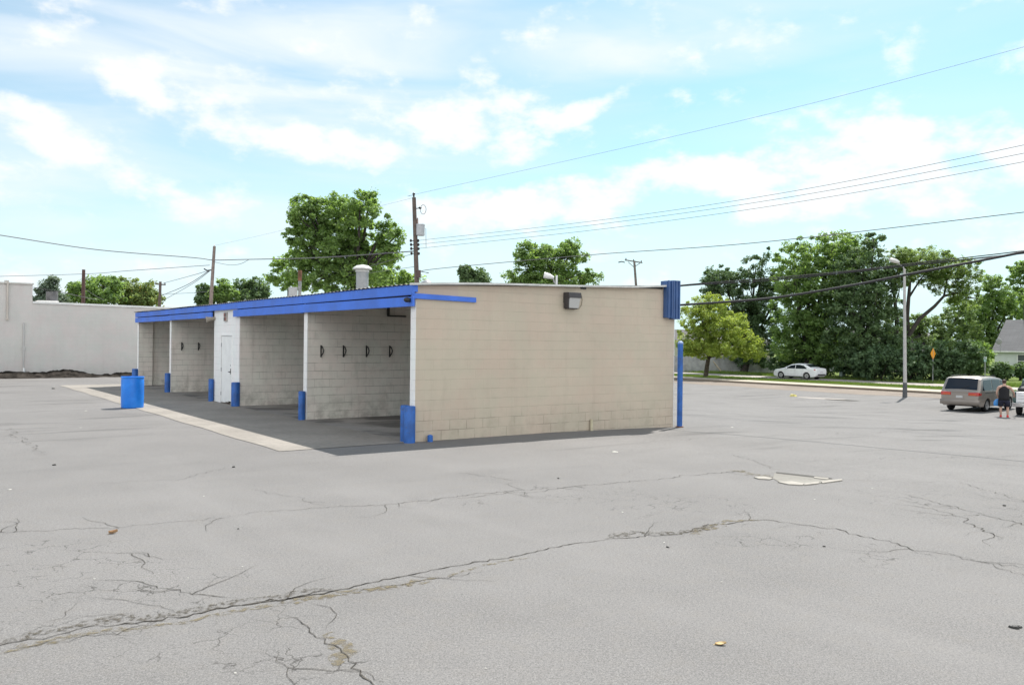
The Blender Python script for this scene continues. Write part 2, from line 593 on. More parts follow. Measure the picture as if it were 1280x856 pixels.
def asphalt_mat(name, c, warm, alli=True, streak=True):
    t = NT(name)
    v = t.coord()
    s = t.n('ShaderNodeSeparateXYZ')
    t.l(v, s.inputs[0])
    g1 = t.noise(v, 190, 2, 0.6)
    g2 = t.noise(v, 85, 3, 0.75)
    g3 = t.noise(v, 36, 4, 0.8)
    mid = t.noise(v, 4.5, 5, 0.65)
    big = t.noise(v, 0.35, 5, 0.6)
    col = t.mix(t.ramp(big, 0.3, 0.7), tuple(x*0.88 for x in c), tuple(x*1.10 for x in c))
    patchy = t.noise(v, 1.3, 5, 0.7)
    col = t.mix(t.ramp(patchy, 0.52, 0.72, 0, 0.3), col, tuple(x*0.72 for x in c))
    col = t.mix(t.ramp(g3, 0.5, 0.64, 0, 0.5), col, tuple(x*0.5 for x in c))
    col = t.mix(t.ramp(g3, 0.48, 0.34, 0, 0.5), col, tuple(x*1.6 for x in c))
    col = t.mix(t.math('MULTIPLY', t.ramp(mid, 0.45, 0.75), 0.35), col, warm)
    col = t.mix(t.ramp(g1, 0.5, 0.72, 0, 0.55), col, tuple(min(1, x*1.75) for x in c))
    col = t.mix(t.ramp(g1, 0.46, 0.27, 0, 0.65), col, tuple(x*0.42 for x in c))
    col = t.mix(t.ramp(g2, 0.5, 0.64, 0, 0.6), col, tuple(x*0.45 for x in c))
    col = t.mix(t.ramp(g2, 0.48, 0.35, 0, 0.55), col, tuple(min(1, x*1.7) for x in c))
    vo = t.n('ShaderNodeTexVoronoi', Scale=95.0)
    t.l(v, vo.inputs['Vector'])
    cs = t.n('ShaderNodeSeparateColor')
    t.l(vo.outputs['Color'], cs.inputs[0])
    stone = t.math('MULTIPLY', t.ramp(cs.outputs[0], 0.90, 0.93), t.ramp(vo.outputs['Distance'], 0.42, 0.22))
    col = t.mix(t.math('MULTIPLY', stone, 0.5), col, (0.34, 0.32, 0.29))
    sv = t.n('ShaderNodeTexVoronoi', Scale=7.0)
    t.l(v, sv.inputs['Vector'])
    sc = t.n('ShaderNodeSeparateColor')
    t.l(sv.outputs['Color'], sc.inputs[0])
    spot = t.math('MULTIPLY', t.ramp(sc.outputs[1], 0.9, 0.92), t.ramp(sv.outputs['Distance'], 0.09, 0.04))
    col = t.mix(t.math('MULTIPLY', spot, 0.7), col, (0.05, 0.048, 0.045))
    if streak:
        m = t.mapping(v, (1, 1, 1), (0, 0, -ANG))
        st = t.noise(t.mapping(m, (0.16, 1.1, 1)), 1.0, 5, 0.6, 0.4)
        far = t.ramp(s.outputs[1], 9, 22)
        col = t.mix(t.math('MULTIPLY', t.ramp(st, 0.53, 0.68), t.math('MULTIPLY', far, 0.6)), col, tuple(x*0.45 for x in c))
        st2 = t.noise(t.mapping(m, (0.5, 0.07, 1), loc_=(3, 5, 0)), 1.0, 5, 0.6, 0.3)
        col = t.mix(t.math('MULTIPLY', t.ramp(st2, 0.52, 0.75), 0.22), col, tuple(min(1, x*1.5) for x in c))
    if alli:
        acc = None
        for x, y, r in ALLI:
            dx = t.math('SUBTRACT', s.outputs[0], x)
            dy = t.math('SUBTRACT', s.outputs[1], y)
            d = t.math('SQRT', t.math('ADD', t.math('MULTIPLY', dx, dx), t.math('MULTIPLY', dy, dy)))
            k = t.ramp(d, r*0.35, r*1.25, 1.0, 0.0)
            acc = k if acc is None else t.math('MAXIMUM', acc, k)
        nz = t.n('ShaderNodeTexNoise', Scale=6.0, Detail=4.0)
        t.l(v, nz.inputs['Vector'])
        wv = t.n('ShaderNodeVectorMath', operation='SCALE', Scale=0.22)
        t.l(nz.outputs['Color'], wv.inputs[0])
        wa = t.n('ShaderNodeVectorMath', operation='ADD')
        t.l(v, wa.inputs[0]); t.l(wv.outputs[0], wa.inputs[1])
        ve = t.n('ShaderNodeTexVoronoi', feature='DISTANCE_TO_EDGE', Scale=4.2)
        t.l(wa.outputs[0], ve.inputs['Vector'])
        crack = t.ramp(ve.outputs['Distance'], 0.004, 0.03, 1.0, 0.0)
        brk = t.ramp(t.noise(v, 2.2, 3), 0.46, 0.6)
        cf = t.math('MULTIPLY', t.math('MULTIPLY', crack, acc), brk)
        col = t.mix(t.math('MULTIPLY', cf, 0.72), col, (0.035, 0.032, 0.03))
    t.base(col, 0.9, 0, 0.2)
    t.bump(t.math('ADD', t.math('MULTIPLY', g1, 0.5), t.math('MULTIPLY', g2, 0.6)), 0.5, 0.006)
    return t.mat


M = {}
M['asphalt'] = asphalt_mat('weathered_asphalt', (0.152, 0.147, 0.144), (0.162, 0.149, 0.133))
M['asphalt_brown'] = asphalt_mat('brown_asphalt', (0.185, 0.155, 0.13), (0.19, 0.155, 0.122), alli=False)


def concrete_mat(name, c, dirt=0.3, wet=False):
    t = NT(name)
    v = t.coord()
    a = t.noise(v, 0.8, 6, 0.65)
    b = t.noise(v, 9, 5, 0.65)
    f = t.noise(v, 140, 2, 0.6)
    col = t.mix(t.ramp(a, 0.3, 0.7), tuple(x*0.84 for x in c), tuple(min(1, x*1.08) for x in c))
    col = t.mix(t.math('MULTIPLY', t.ramp(b, 0.45, 0.7), dirt), col, tuple(x*0.55 for x in c))
    col = t.mix(t.ramp(f, 0.5, 0.75, 0, 0.3), col, tuple(x*0.5 for x in c))
    if wet:
        w = t.noise(t.mapping(v, (0.5, 1.0, 1), (0, 0, -ANG)), 0.9, 5, 0.6, 0.5)
        col = t.mix(t.ramp(w, 0.46, 0.6, 0, 0.85), col, tuple(x*0.33 for x in c))
    t.base(col, 0.85, 0, 0.25)
    t.bump(t.math('ADD', f, b), 0.3, 0.005)
    return t.mat


M['apron'] = concrete_mat('apron_concrete', (0.25, 0.23, 0.205), 0.45)
M['bay_floor'] = concrete_mat('bay_concrete', (0.265, 0.25, 0.235), 0.45, wet=True)
M['kerb'] = concrete_mat('kerb_concrete', (0.36, 0.32, 0.26), 0.25)
M['kerb_face_shade'] = concrete_mat('kerb_face_shaded_concrete', (0.2, 0.165, 0.13), 0.4)
M['walk'] = concrete_mat('pale_concrete', (0.33, 0.30, 0.275), 0.2)
M['grass'] = leaf_mat('verge_grass', (0.08, 0.14, 0.02), (0.15, 0.22, 0.045), 0.3)
tt = NT('verge_soil')
_v = tt.coord()
_k = tt.noise(_v, 1.3, 6, 0.65)
tt.base(tt.mix(tt.ramp(_k, 0.3, 0.7), (0.075, 0.115, 0.022), (0.13, 0.165, 0.045)), 0.95, 0, 0.1)
tt.bump(tt.noise(_v, 30, 3), 0.8, 0.05)
M['lawn'] = tt.mat

tt = NT('crack_dark')
_v = tt.coord()
tt.base(tt.mix(tt.ramp(tt.noise(_v, 25, 4), 0.35, 0.7), (0.04, 0.037, 0.034), (0.10, 0.092, 0.08)), 1.0, 0, 0.05)
M['crack'] = tt.mat


def ragged(name, c1, c2, lo=0.45, hi=0.6, scale=14):
    """dust or grit lying on the asphalt in patches, asphalt showing between"""
    t = NT(name)
    v = t.coord()
    k = t.noise(v, scale, 6, 0.7)
    t.base(t.mix(t.noise(v, 70, 2), c1, c2), 1.0, 0, 0.05)
    tr = t.n('ShaderNodeBsdfTransparent')
    mx = t.n('ShaderNodeMixShader')
    t.l(t.math('MULTIPLY', t.ramp(k, lo, hi), 0.8), mx.inputs[0])
    t.l(tr.outputs[0], mx.inputs[1])
    t.l(t.b.outputs[0], mx.inputs[2])
    t.l(mx.outputs[0], t.out.inputs['Surface'])
    return t.mat


M['grit'] = ragged('tan_grit', (0.21, 0.18, 0.12), (0.12, 0.105, 0.08), 0.42, 0.62)
M['dark_grit'] = ragged('dark_grit', (0.05, 0.046, 0.04), (0.13, 0.115, 0.09), 0.46, 0.62, 22)

# ------------------------------------------------------------------ ground
def axis_lines(lo, hi, step, far):
    a = list(np.arange(lo, hi+1e-6, step))
    s = step
    x = lo
    pre = []
    while x > -far:
        s *= 1.6
        x -= s
        pre.append(x)
    s = step
    x = hi
    post = []
    while x < far:
        s *= 1.6
        x += s
        post.append(x)
    return pre[::-1] + a + post


def sheet(name, xs, ys, fn, mat, zoff):
    """grid of world points fn(a, b) draped on the ground"""
    vs, fs = [], []
    for b in ys:
        for a in xs:
            x, y = fn(a, b)
            vs.append((x, y, g(x, y)+zoff))
    n = len(xs)
    for j in range(len(ys)-1):
        for i in range(n-1):
            fs.append((j*n+i, j*n+i+1, (j+1)*n+i+1, (j+1)*n+i))
    me = bpy.data.meshes.new(name)
    me.from_pydata(vs, [], fs)
    me.update()
    o = link_mesh(name, me, mat, smooth=True)
    o['kind'] = 'structure'
    return o


sheet('ground', axis_lines(-45, 80, 1.0, 1500), axis_lines(-12, 130, 1.0, 1500), lambda a, b: (a, b), M['asphalt'], 0.0)


def q_s(q, s):
    p = VR*q + VL*s
    return p.x, p.y


def lin(a, b, step):
    n = max(1, int(round((b-a)/step)))
    return [a+(b-a)*i/n for i in range(n+1)]


# brownish strip of older asphalt along the kerb (ragged near edge)
xs = lin(0, 1, 0.125)
ss = lin(-40, 120, 1.5)
sheet('gutter_pavement', xs, ss, lambda a, b: q_s((53.2+0.5*math.sin(b*0.31)+0.35*math.sin(b*0.9+1))*(1-a)+58.6*a, b), M['asphalt_brown'], 0.006)
# verge, pale pavement and lawns beyond
sheet('sidewalk', lin(58.79, 61.9, 0.78), lin(-60, 260, 4), lambda a, b: q_s(a, b), M['kerb'], 0.158)
sheet('verge', lin(61.9, 67.2, 1.06), lin(-60, 260, 4), lambda a, b: q_s(a, b), M['lawn'], 0.12)
sheet('side_street', lin(67.2, 72.4, 1.3), lin(-60, 260, 4), lambda a, b: q_s(a, b), M['walk'], 0.126)
sheet('lawn', lin(72.4, 700, 20), lin(-200, 500, 20), lambda a, b: q_s(a, b), M['lawn'], 0.13)

# kerb: pale top, face coloured darker to stand in for its shade, joints every 3 m
mb = MB()
s0 = -60
while s0 < 240:
    s1 = s0 + 2.985
    a, b = street(58.6, s0), street(58.6, s1)
    c, d = street(58.8, s1), street(58.8, s0)
    z = -1.25
    mb.hexa([(a.x, a.y, z-0.1), (b.x, b.y, z-0.1), (c.x, c.y, z-0.1), (d.x, d.y, z-0.1),
             (a.x+VR.x*0.03, a.y+VR.y*0.03, z+0.16), (b.x+VR.x*0.03, b.y+VR.y*0.03, z+0.16), (c.x+VR.x*.35, c.y+VR.y*.35, z+0.165), (d.x+VR.x*.35, d.y+VR.y*.35, z+0.165)])
    s0 += 3.0
o = mb.build('kerb', [M['kerb'], M['kerb_face_shade']])
o['kind'] = 'structure'
for p in o.data.polygons:
    if p.normal.z < 0.5:
        p.material_index = 1

# concrete apron and the wash bay floor
sheet('concrete_apron', lin(-2.75, -0.06, 0.45), lin(0.0, 25.0, 0.8), lambda a, b: tuple(loc(a+0.025*math.sin(b*1.7)*(1 if a < -2.7 else 0), b).xy), M['apron'], 0.008)
sheet('bay_floor', lin(-0.06, 7.6, 0.9), lin(0.05, 23.6, 0.8), lambda a, b: tuple(loc(a, b).xy), M['bay_floor'], 0.009)

# ---- cracks
CR = MB()


def crack(pix, w0=0.02, w1=None, jag=0.06, branch=0.0, mbx=None, zoff=0.005, wavy=1.0, wid=0.46):
    w1 = w0 if w1 is None else w1
    pts = [onground(*p) for p in pix]
    out = []
    for i in range(len(pts)-1):
        a, b = pts[i], pts[i+1]
        n = max(2, int((b-a).length/0.055))
        for k in range(n):
            out.append(a.lerp(b, k/n))
    out.append(pts[-1])
    off = 0.0
    drift = 0.0
    res = []
    for i, p in enumerate(out):
        t = out[min(i+1, len(out)-1)] - out[max(i-1, 0)]
        t.z = 0
        t.normalize()
        nrm = Vector((-t.y, t.x, 0))
        drift = 0.9*drift + random.gauss(0, jag*0.36*wavy)
        off = drift + random.gauss(0, jag*0.3)
        res.append((p + nrm*off, nrm))
    vs, fs = [], []
    m = len(res)
    thin = 1.0
    for i, (p, nrm) in enumerate(res):
        thin = 0.8*thin + 0.2*random.uniform(0.15, 1.7)
        w = (w0+(w1-w0)*i/max(1, m-1))*thin*random.uniform(0.6, 1.35)*wid
        w *= min(1.0, 0.2+i/4, 0.2+(m-1-i)/4)
        for sgn in (-1, 1):
            q = p + nrm*(w*0.5*sgn*random.uniform(0.7, 1.3))
            vs.append((q.x, q.y, g(q.x, q.y)+zoff))
    for i in range(m-1):
        fs.append((2*i, 2*i+2, 2*i+3, 2*i+1))
    (mbx or CR).add(vs, fs)
    if branch:
        for i in range(4, m-4):
            if random.random() < branch:
                p, nrm = res[i]
                t = res[i+2][0]-res[i-2][0]
                t.z = 0
                t.normalize()
                dirn = (nrm*random.choice((-1, 1)) + t*random.uniform(-1, 1)).normalized()
                L_ = random.uniform(0.25, 0.9)
                q = p.copy()
                vs2, fs2 = [], []
                nn = int(L_/0.07)+2
                for k in range(nn):
                    w = 0.006*(1-k/nn)+0.002
                    sd_ = Vector((-dirn.y, dirn.x, 0))
                    for sgn in (-1, 1):
                        e = q + sd_*w*0.5*sgn
                        vs2.append((e.x, e.y, g(e.x, e.y)+zoff))
                    ang = random.gauss(0, 0.3)
                    dirn = Matrix.Rotation(ang, 3, 'Z') @ dirn
                    q = q + dirn*0.07
                for k in range(nn-1):
                    fs2.append((2*k, 2*k+2, 2*k+3, 2*k+1))
                (mbx or CR).add(vs2, fs2)
    return res


MAIN = [(-60, 822), (0, 808), (60, 793), (110, 783), (180, 776), (250, 763), (320, 752), (420, 738), (500, 724), (560, 712), (640, 696), (700, 683),
        (760, 674), (800, 668), (850, 665), (900, 655), (960, 652), (1040, 662), (1100, 675), (1150, 686), (1200, 695), (1290, 712)]
crack(MAIN[:8], 0.026, 0.044, 0.06, 0.07)
crack(MAIN[6:13], 0.044, 0.026, 0.05, 0.03)
crack(MAIN[12:], 0.03, 0.022, 0.07, 0.05)
crack([(2, 815), (70, 798), (150, 783), (230, 770)], 0.014, 0.012, 0.07, 0.06)
crack([(430, 741), (500, 730), (560, 722), (600, 712)], 0.016, 0.01, 0.05)
crack([(-30, 667), (80, 660), (150, 658), (240, 652), (330, 640), (420, 633), (500, 630), (560, 622), (640, 613), (700, 608), (760, 604), (860, 595), (910, 590), (945, 588)], 0.014, 0.024, 0.06, 0.04)
crack([(560, 624), (620, 617), (690, 611), (740, 607)], 0.015, 0.02, 0.06, 0.06)
crack([(355, 768), (380, 783), (400, 800), (420, 812), (440, 830), (470, 866)], 0.013, 0.02, 0.03, 0.1)
crack([(385, 752), (408, 760), (416, 768), (412, 776), (400, 785)], 0.010, 0.012, 0.03)
crack([(340, 812), (355, 830), (370, 850), (380, 870)], 0.009, 0.01, 0.03, 0.1)
crack([(115, 690), (170, 693), (222, 701)], 0.009, 0.012, 0.03, 0.1)
crack([(120, 724), (170, 726), (190, 737), (232, 746), (292, 753)], 0.010, 0.018, 0.04, 0.05)
crack([(105, 747), (150, 750), (200, 757), (222, 768)], 0.008, 0.014, 0.03, 0.06)
crack([(40, 780), (80, 772), (120, 768), (180, 766)], 0.008, 0.008, 0.05)
crack([(0, 800), (80, 775), (110, 752)], 0.006, 0.008, 0.05)
crack([(1085, 612), (1130, 618), (1150, 624), (1200, 637), (1290, 660)], 0.012, 0.024, 0.06, 0.06)
crack([(1110, 628), (1160, 636), (1190, 645), (1225, 660), (1255, 675)], 0.018, 0.022, 0.07, 0.08)
crack([(918, 568), (945, 577), (975, 588)], 0.02, 0.02, 0.05)
crack([(1052, 599), (1130, 601), (1185, 602)], 0.012, 0.012, 0.06)
crack([(1200, 602), (1230, 612), (1290, 632)], 0.016, 0.016, 0.07, 0.05)
crack([(800, 552), (900, 548), (1000, 543), (1090, 541), (1180, 537)], 0.015, 0.03, 0.1)
crack([(990, 577), (1080, 574), (1180, 571), (1290, 571)], 0.018, 0.02, 0.12)
crack([(1235, 579), (1290, 584)], 0.03, 0.03, 0.1)
crack([(15, 535), (30, 552), (48, 570)], 0.03, 0.02, 0.1)
crack([(120, 604), (220, 600), (260, 590), (285, 583)], 0.014, 0.014, 0.06)
crack([(310, 611), (360, 620), (405, 633)], 0.012, 0.012, 0.06, 0.06)
crack([(570, 590), (620, 595), (650, 601)], 0.016, 0.014, 0.06)
crack([(1160, 686), (1215, 700), (1290, 722)], 0.010, 0.014, 0.05)
for k in range(26):     # loose hairlines in the crazed corners
    px, py, r = random.choice(((110, 725, 80), (60, 700, 60), (320, 810, 90), (780, 622, 90), (980, 665, 90), (1180, 640, 70), (200, 740, 70)))
    x, y = px+random.uniform(-r, r), py+random.uniform(-r, r)*0.35
    a = random.uniform(0, 2*PI)
    l_ = random.uniform(12, 32)
    x1, y1 = x+math.cos(a)*l_, y+math.sin(a)*l_*0.3
    x2, y2 = x1+math.cos(a+random.uniform(-1, 1))*l_, y1+math.sin(a+random.uniform(-1, 1))*l_*0.3
    crack([(x, y), (x1, y1), (x2, y2)], 0.007, 0.005, 0.03)
o = CR.build('asphalt_crack', M['crack'])
o['kind'] = 'structure'

GR = MB()
crack([(0, 818), (60, 800), (140, 785), (230, 776), (320, 762), (420, 743), (520, 727), (600, 711), (660, 697)], 0.24, 0.10, 0.04, mbx=GR, zoff=0.0035)
crack([(370, 755), (400, 748), (470, 738), (540, 726)], 0.3, 0.16, 0.04, mbx=GR, zoff=0.0025)
crack([(860, 668), (900, 657), (960, 655)], 0.28, 0.3, 0.1, mbx=GR, zoff=0.003)
crack([(410, 790), (418, 815), (410, 832)], 0.35, 0.3, 0.08, mbx=GR, zoff=0.0025)
crack([(910, 588), (940, 592), (980, 598)], 0.5, 0.4, 0.1, mbx=GR, zoff=0.003)
crack([(900, 700), (1000, 697), (1060, 690)], 0.0, 0.0, 0.0, mbx=GR, zoff=0.003)
o = GR.build('grit_deposit', M['grit'])
o['kind'] = 'structure'
DG = MB()
crack([(0, 806), (110, 781), (180, 775), (250, 762), (320, 751), (420, 737)], 0.28, 0.18, 0.05, mbx=DG, zoff=0.0045)
crack([(760, 674), (800, 667), (850, 665), (900, 656)], 0.34, 0.3, 0.08, mbx=DG, zoff=0.0045)
o = DG.build('dark_grit_deposit', M['dark_grit'])
o['kind'] = 'structure'

# broken concrete round a sunken utility cover
M['pale_chip'] = concrete_mat('chipped_concrete', (0.30, 0.28, 0.25), 0.4)
patch = thing('utility_cover', 'sunken rectangular utility cover edged with broken white concrete in the asphalt', 'utility cover', onground(998, 599))
c0 = onground(998, 599)


def gpoly(mb, pix, z, thick=0.0):
    ps = [onground(*p)-c0 for p in pix]
    n = len(ps)
    top = [(p.x, p.y, p.z+z) for p in ps]
    if thick:
        bot = [(p.x, p.y, p.z+z-thick) for p in ps]
        mb.add(top+bot, [tuple(range(n))]+[(i, i+n, (i+1) % n + n, (i+1) % n) for i in range(n)])
    else:
        mb.add(top, [tuple(range(n))])


mb = MB(); gpoly(mb, [(968, 591), (1000, 595), (1046, 600), (1015, 606), (975, 603), (966, 598)], 0.006); mb.build('cover_plate', concrete_mat('cover_grey', (0.2, 0.19, 0.17), 0.4), patch)
mb = MB(); gpoly(mb, [(970, 590.2), (1010, 594.4), (1040, 598), (1040, 599), (1008, 596), (970, 591.7)], 0.010); mb.build('slot', simple('slot_dark', (0.05, 0.045, 0.04), 0.9), patch)
mb = MB()
gpoly(mb, [(942, 597), (955, 596.2), (966, 598.5), (962, 600), (948, 599)], 0.016, 0.03)
gpoly(mb, [(972, 603), (990, 602.3), (1006, 605), (1003, 607), (985, 606)], 0.016, 0.03)
gpoly(mb, [(1006, 605), (1024, 603), (1023, 605), (1005, 607)], 0.018, 0.03)
gpoly(mb, [(1026, 602.3), (1052, 599.5), (1053, 601), (1028, 604.5)], 0.016, 0.03)
gpoly(mb, [(1018, 596.5), (1036, 598.5), (1034, 600), (1017, 598)], 0.016, 0.03)
mb.build('broken_edging', M['pale_chip'], patch)

# ------------------------------------------------------------------ car wash building
BEIGE = (0.525, 0.455, 0.365)
WHITE = (0.80, 0.80, 0.79)
M['beige_x'] = block_paint('beige_block_paint', BEIGE, 'x', 0.22, 0.16, (0.27, 0.225, 0.175), head=0.2, low_lines=0.45, patch=(-0.1, 0.98, 2.9, 3.6, (0.51, 0.415, 0.355)))
M['beige_y'] = block_paint('beige_block_paint_side', BEIGE, 'y', 0.16, 0.10, (0.27, 0.215, 0.165))
M['bay_x'] = block_paint('bay_block_paint', (0.70, 0.665, 0.61), 'x', 0.85, 0.28, (0.17, 0.155, 0.13))
M['white_y'] = block_paint('white_block_paint', WHITE, 'y', 0.3, 0.10, (0.4, 0.38, 0.34))
M['blue'] = worn('blue_board_paint', (0.06, 0.175, 0.68), 0.55, 0.16, 1.5, grime=None)
M['blue_metal'] = worn('blue_metal_panel', (0.045, 0.105, 0.27), 0.35, 0.2, 2.0, spec=0.5)
M['blue_pipe'] = worn('blue_pipe_paint', (0.025, 0.115, 0.40), 0.5, 0.3, 4.0, grime=(0.06, 0.07, 0.09))
M['roof'] = worn('galvanised_roof', (0.26, 0.25, 0.24), 0.6, 0.5, 1.8, metal=0.2)
M['galv'] = worn('galvanised_vent', (0.33, 0.34, 0.35), 0.5, 0.2, 5, metal=0.3)
M['dark'] = simple('black_metal', (0.02, 0.02, 0.02), 0.5)
M['rust'] = worn('rusty_pipe', (0.17, 0.085, 0.05), 0.85, 0.5, 6)
M['ceiling'] = worn('bay_ceiling', (0.35, 0.34, 0.32), 0.9, 0.3, 2)
M['white_paint'] = worn('white_paint', (0.78, 0.78, 0.77), 0.55, 0.06, 3)

W7, LEN = 7.38, 23.6
bld = thing('car_wash', 'beige and white block self serve car wash with four open bays and blue fascia boards', 'car wash', loc(0, 0, 0), ANG)


def roofz(x):
    return 3.12 + (3.44-3.12)*x/W7


def part(mb, name, mat, parent=bld, **kw):
    return mb.build(name, mat, parent, **kw)


def wall(x0, x1, y0, y1, mat, name, top=0.0):
    mb = MB()
    mb.hexa([(x0, y0, -0.6), (x1, y0, -0.6), (x1, y1, -0.6), (x0, y1, -0.6),
             (x0, y0, roofz(x0)-0.03-top), (x1, y0, roofz(x1)-0.03-top), (x1, y1, roofz(x1)-0.03-top), (x0, y1, roofz(x0)-0.03-top)])
    return part(mb, name, mat)


TH = 0.2
e = wall(0.004, W7, 0, TH, M['beige_x'], 'end_wall')
for y in (5.4, 10.5, 12.76, 18.2):
    wall(0.012, W7, y, y+TH, M['bay_x'], 'partition_wall', 0.12)
# far end wall: a pier and then the wall stepping back
wall(0.012, 0.56, LEN-TH, LEN, M['bay_x'], 'end_pier', 0.05)
wall(0.56, W7, LEN-0.06, LEN+0.12, M['bay_x'], 'far_end_wall', 0.05)
# white painted ends of the walls facing the lot
for y, w in ((0.004, 0.192), (5.394, 0.212), (18.194, 0.212), (23.394, 0.212)):
    mb = MB(); mb.box(-0.008, 0.012 if y > 1 else 0.004, y, y+w, -0.6, 2.95)
    part(mb, 'painted_pillar', M['white_y'])
# equipment room front with door
mb = MB()
y0r, y1r, d0, d1, dh = 10.502, 12.966, 11.2, 12.2, 2.1
mb.box(-0.008, 0.19, y0r, d0, -0.6, 3.0)
mb.box(-0.008, 0.19, d1, y1r, -0.6, 3.0)
mb.box(-0.008, 0.19, d0, d1, dh, 3.0)
part(mb, 'equipment_room_wall', M['white_y'])
mb = MB(); mb.box(W7-0.2, W7-0.01, y0r+0.1, y1r-0.1, -0.6, 3.2); part(mb, 'equipment_room_rear_wall', M['beige_y'])
mb = MB()
mb.box(-0.022, 0.04, d0-0.05, d0, 0.0, dh+0.05); mb.box(-0.022, 0.04, d1, d1+0.05, 0.0, dh+0.05); mb.box(-0.024, 0.04, d0+0.001, d1-0.001, dh, dh+0.05)
fr = part(mb, 'door_frame', M['white_paint'], bevel=0.006)
mb = MB(); mb.box(-0.004, 0.035, d0+0.008, d1-0.008, 0.09, dh-0.008)
# rotted lower edge
mb.box(-0.003, 0.034, d0+0.35, d1-0.009, 0.055, 0.09); mb.box(-0.0035, 0.0345, d0+0.6, d1-0.0095, 0.03, 0.055)
dr = part(mb, 'door', M['white_paint'], bevel=0.004)
mb = MB(); mb.tube([(-0.05, d0+0.10, 1.0), (-0.05, d0+0.2, 1.0)], 0.011, 8); mb.tube([(-0.004, d0+0.10, 1.0), (-0.05, d0+0.10, 1.0)], 0.016, 8); mb.box(-0.008, 0.0, d0+0.07, d0+0.13, 0.93, 1.1)
part(mb, 'handle', M['dark'], dr)
mb = MB(); mb.lathe([(0.02, 0), (0.02, 0.012)], 12, (0, 0, 0)); mb.v = [(-0.006-z, d0+0.10+x, 1.2+y) for x, y, z in mb.v]; part(mb, 'deadbolt', M['galv'], dr)
for z in (0.3, 1.05, 1.82):
    mb = MB(); mb.tube([(-0.012, d1-0.004, z-0.06), (-0.012, d1-0.004, z+0.06)], 0.012, 8); part(mb, 'hinge', M['galv'], dr)
mb = MB(); mb.box(-0.02, 0.19, d0, d1, -0.05, 0.025); part(mb, 'threshold', simple('rotten_threshold', (0.1, 0.07, 0.05), 0.95))
# vent / alarm box over door
mb = MB(); mb.box(-0.05, -0.0085, 11.62, 11.90, 2.55, 2.83)
ab = part(mb, 'alarm_box', simple('box_frame_grey', (0.42, 0.38, 0.35), 0.6), bevel=0.006)
for i, (ya, za) in enumerate(((11.645, 2.575), (11.77, 2.575), (11.645, 2.70), (11.77, 2.70))):
    mb = MB(); mb.box(-0.056, -0.0505, ya, ya+0.105, za, za+0.105); part(mb, 'lens', simple('lens_red' if i in (0, 3) else 'lens_dark', (0.25, 0.07, 0.05) if i in (0, 3) else (0.09, 0.08, 0.08), 0.4), ab)

# fascia boards, each section butting the next
def fascia(y0, y1, zt, zb, name, x=-0.11, dz=0.0, dzb=0.0):
    mb = MB()
    mb.hexa([(x, y0, zb), (x+0.045, y0, zb), (x+0.045, y1, zb+dzb), (x, y1, zb+dzb), (x, y0, zt), (x+0.045, y0, zt), (x+0.045, y1, zt+dz), (x, y1, zt+dz)])
    return part(mb, name, M['blue'], bevel=0.006)


fascia(-0.055, 5.496, 3.10, 2.90, 'upper_fascia_board')
fascia(5.50, 12.96, 3.10, 2.90, 'upper_fascia_board', dzb=0.0)
fascia(12.965, 18.2, 3.085, 2.895, 'upper_fascia_board', x=-0.10)
fascia(18.204, LEN+0.03, 3.085, 2.895, 'upper_fascia_board', x=-0.10)
fascia(-0.055, 5.496, 2.865, 2.675, 'lower_fascia_board', x=-0.108, dz=0.015, dzb=0.0)
fascia(5.50, 10.82, 2.88, 2.67, 'lower_fascia_board', x=-0.108, dz=-0.005)
fascia(12.965, 18.2, 2.865, 2.68, 'lower_fascia_board', x=-0.102)
fascia(18.204, LEN+0.03, 2.85, 2.67, 'lower_fascia_board', x=-0.102, dz=0.02)
M['timber'] = simple('dark_timber', (0.035, 0.035, 0.045), 0.9)
for hx0, ha, hb in ((-0.062, 0.22, 5.38), (-0.062, 5.62, 10.48), (-0.053, 12.98, 18.18), (-0.053, 18.42, LEN-0.22)):
    mb = MB(); mb.box(hx0, 0.11, ha, hb, 2.70, 3.05); part(mb, 'header_beam', M['timber'])
# blue trim returning on the end wall
mb = MB(); mb.hexa([(-0.11, -0.045, 2.83), (1.40, -0.045, 2.805), (1.40, -0.002, 2.805), (-0.11, -0.002, 2.83), (-0.11, -0.045, 2.935), (1.40, -0.045, 2.905), (1.40, -0.002, 2.905), (-0.11, -0.002, 2.935)])
part(mb, 'end_trim_board', M['blue'], bevel=0.005)
mb = MB(); mb.box(-0.108, 0.003, -0.057, -0.012, 2.96, 3.098); part(mb, 'trim_return', M['blue'])

# corrugated roof
mb = MB()
ny = 470
vs, fs = [], []
ys_ = [-0.10 + (LEN+0.25)*i/ny for i in range(ny+1)]
xs_ = [-0.135, 0.5, 2, 4, 6, 7.05]
for y in ys_:
    for x in xs_:
        wob = 0.008*math.sin(2*PI*y/0.2) + 0.008*math.sin(y*0.9+x) * (1 if x < 0.4 else 0.3)
        vs.append((x, y, roofz(x)+wob))
k = len(xs_)
for j in range(ny):
    for i in range(k-1):
        fs.append((j*k+i, j*k+i+1, (j+1)*k+i+1, (j+1)*k+i))
mb.add(vs, fs)
n0 = len(vs)
mb.add([(x, y, z-0.014) for x, y, z in vs], [tuple(reversed(f)) for f in fs])
part(mb, 'roof', M['roof'], smooth=True)
mb = MB(); mb.hexa([(0.02, 0.21, 2.9), (W7-0.2, 0.21, 3.15), (W7-0.2, LEN-0.2, 3.15), (0.02, LEN-0.2, 2.9),
                    (0.02, 0.21, 2.93), (W7-0.2, 0.21, 3.18), (W7-0.2, LEN-0.2, 3.18), (0.02, LEN-0.2, 2.93)])
part(mb, 'ceiling', M['ceiling'])
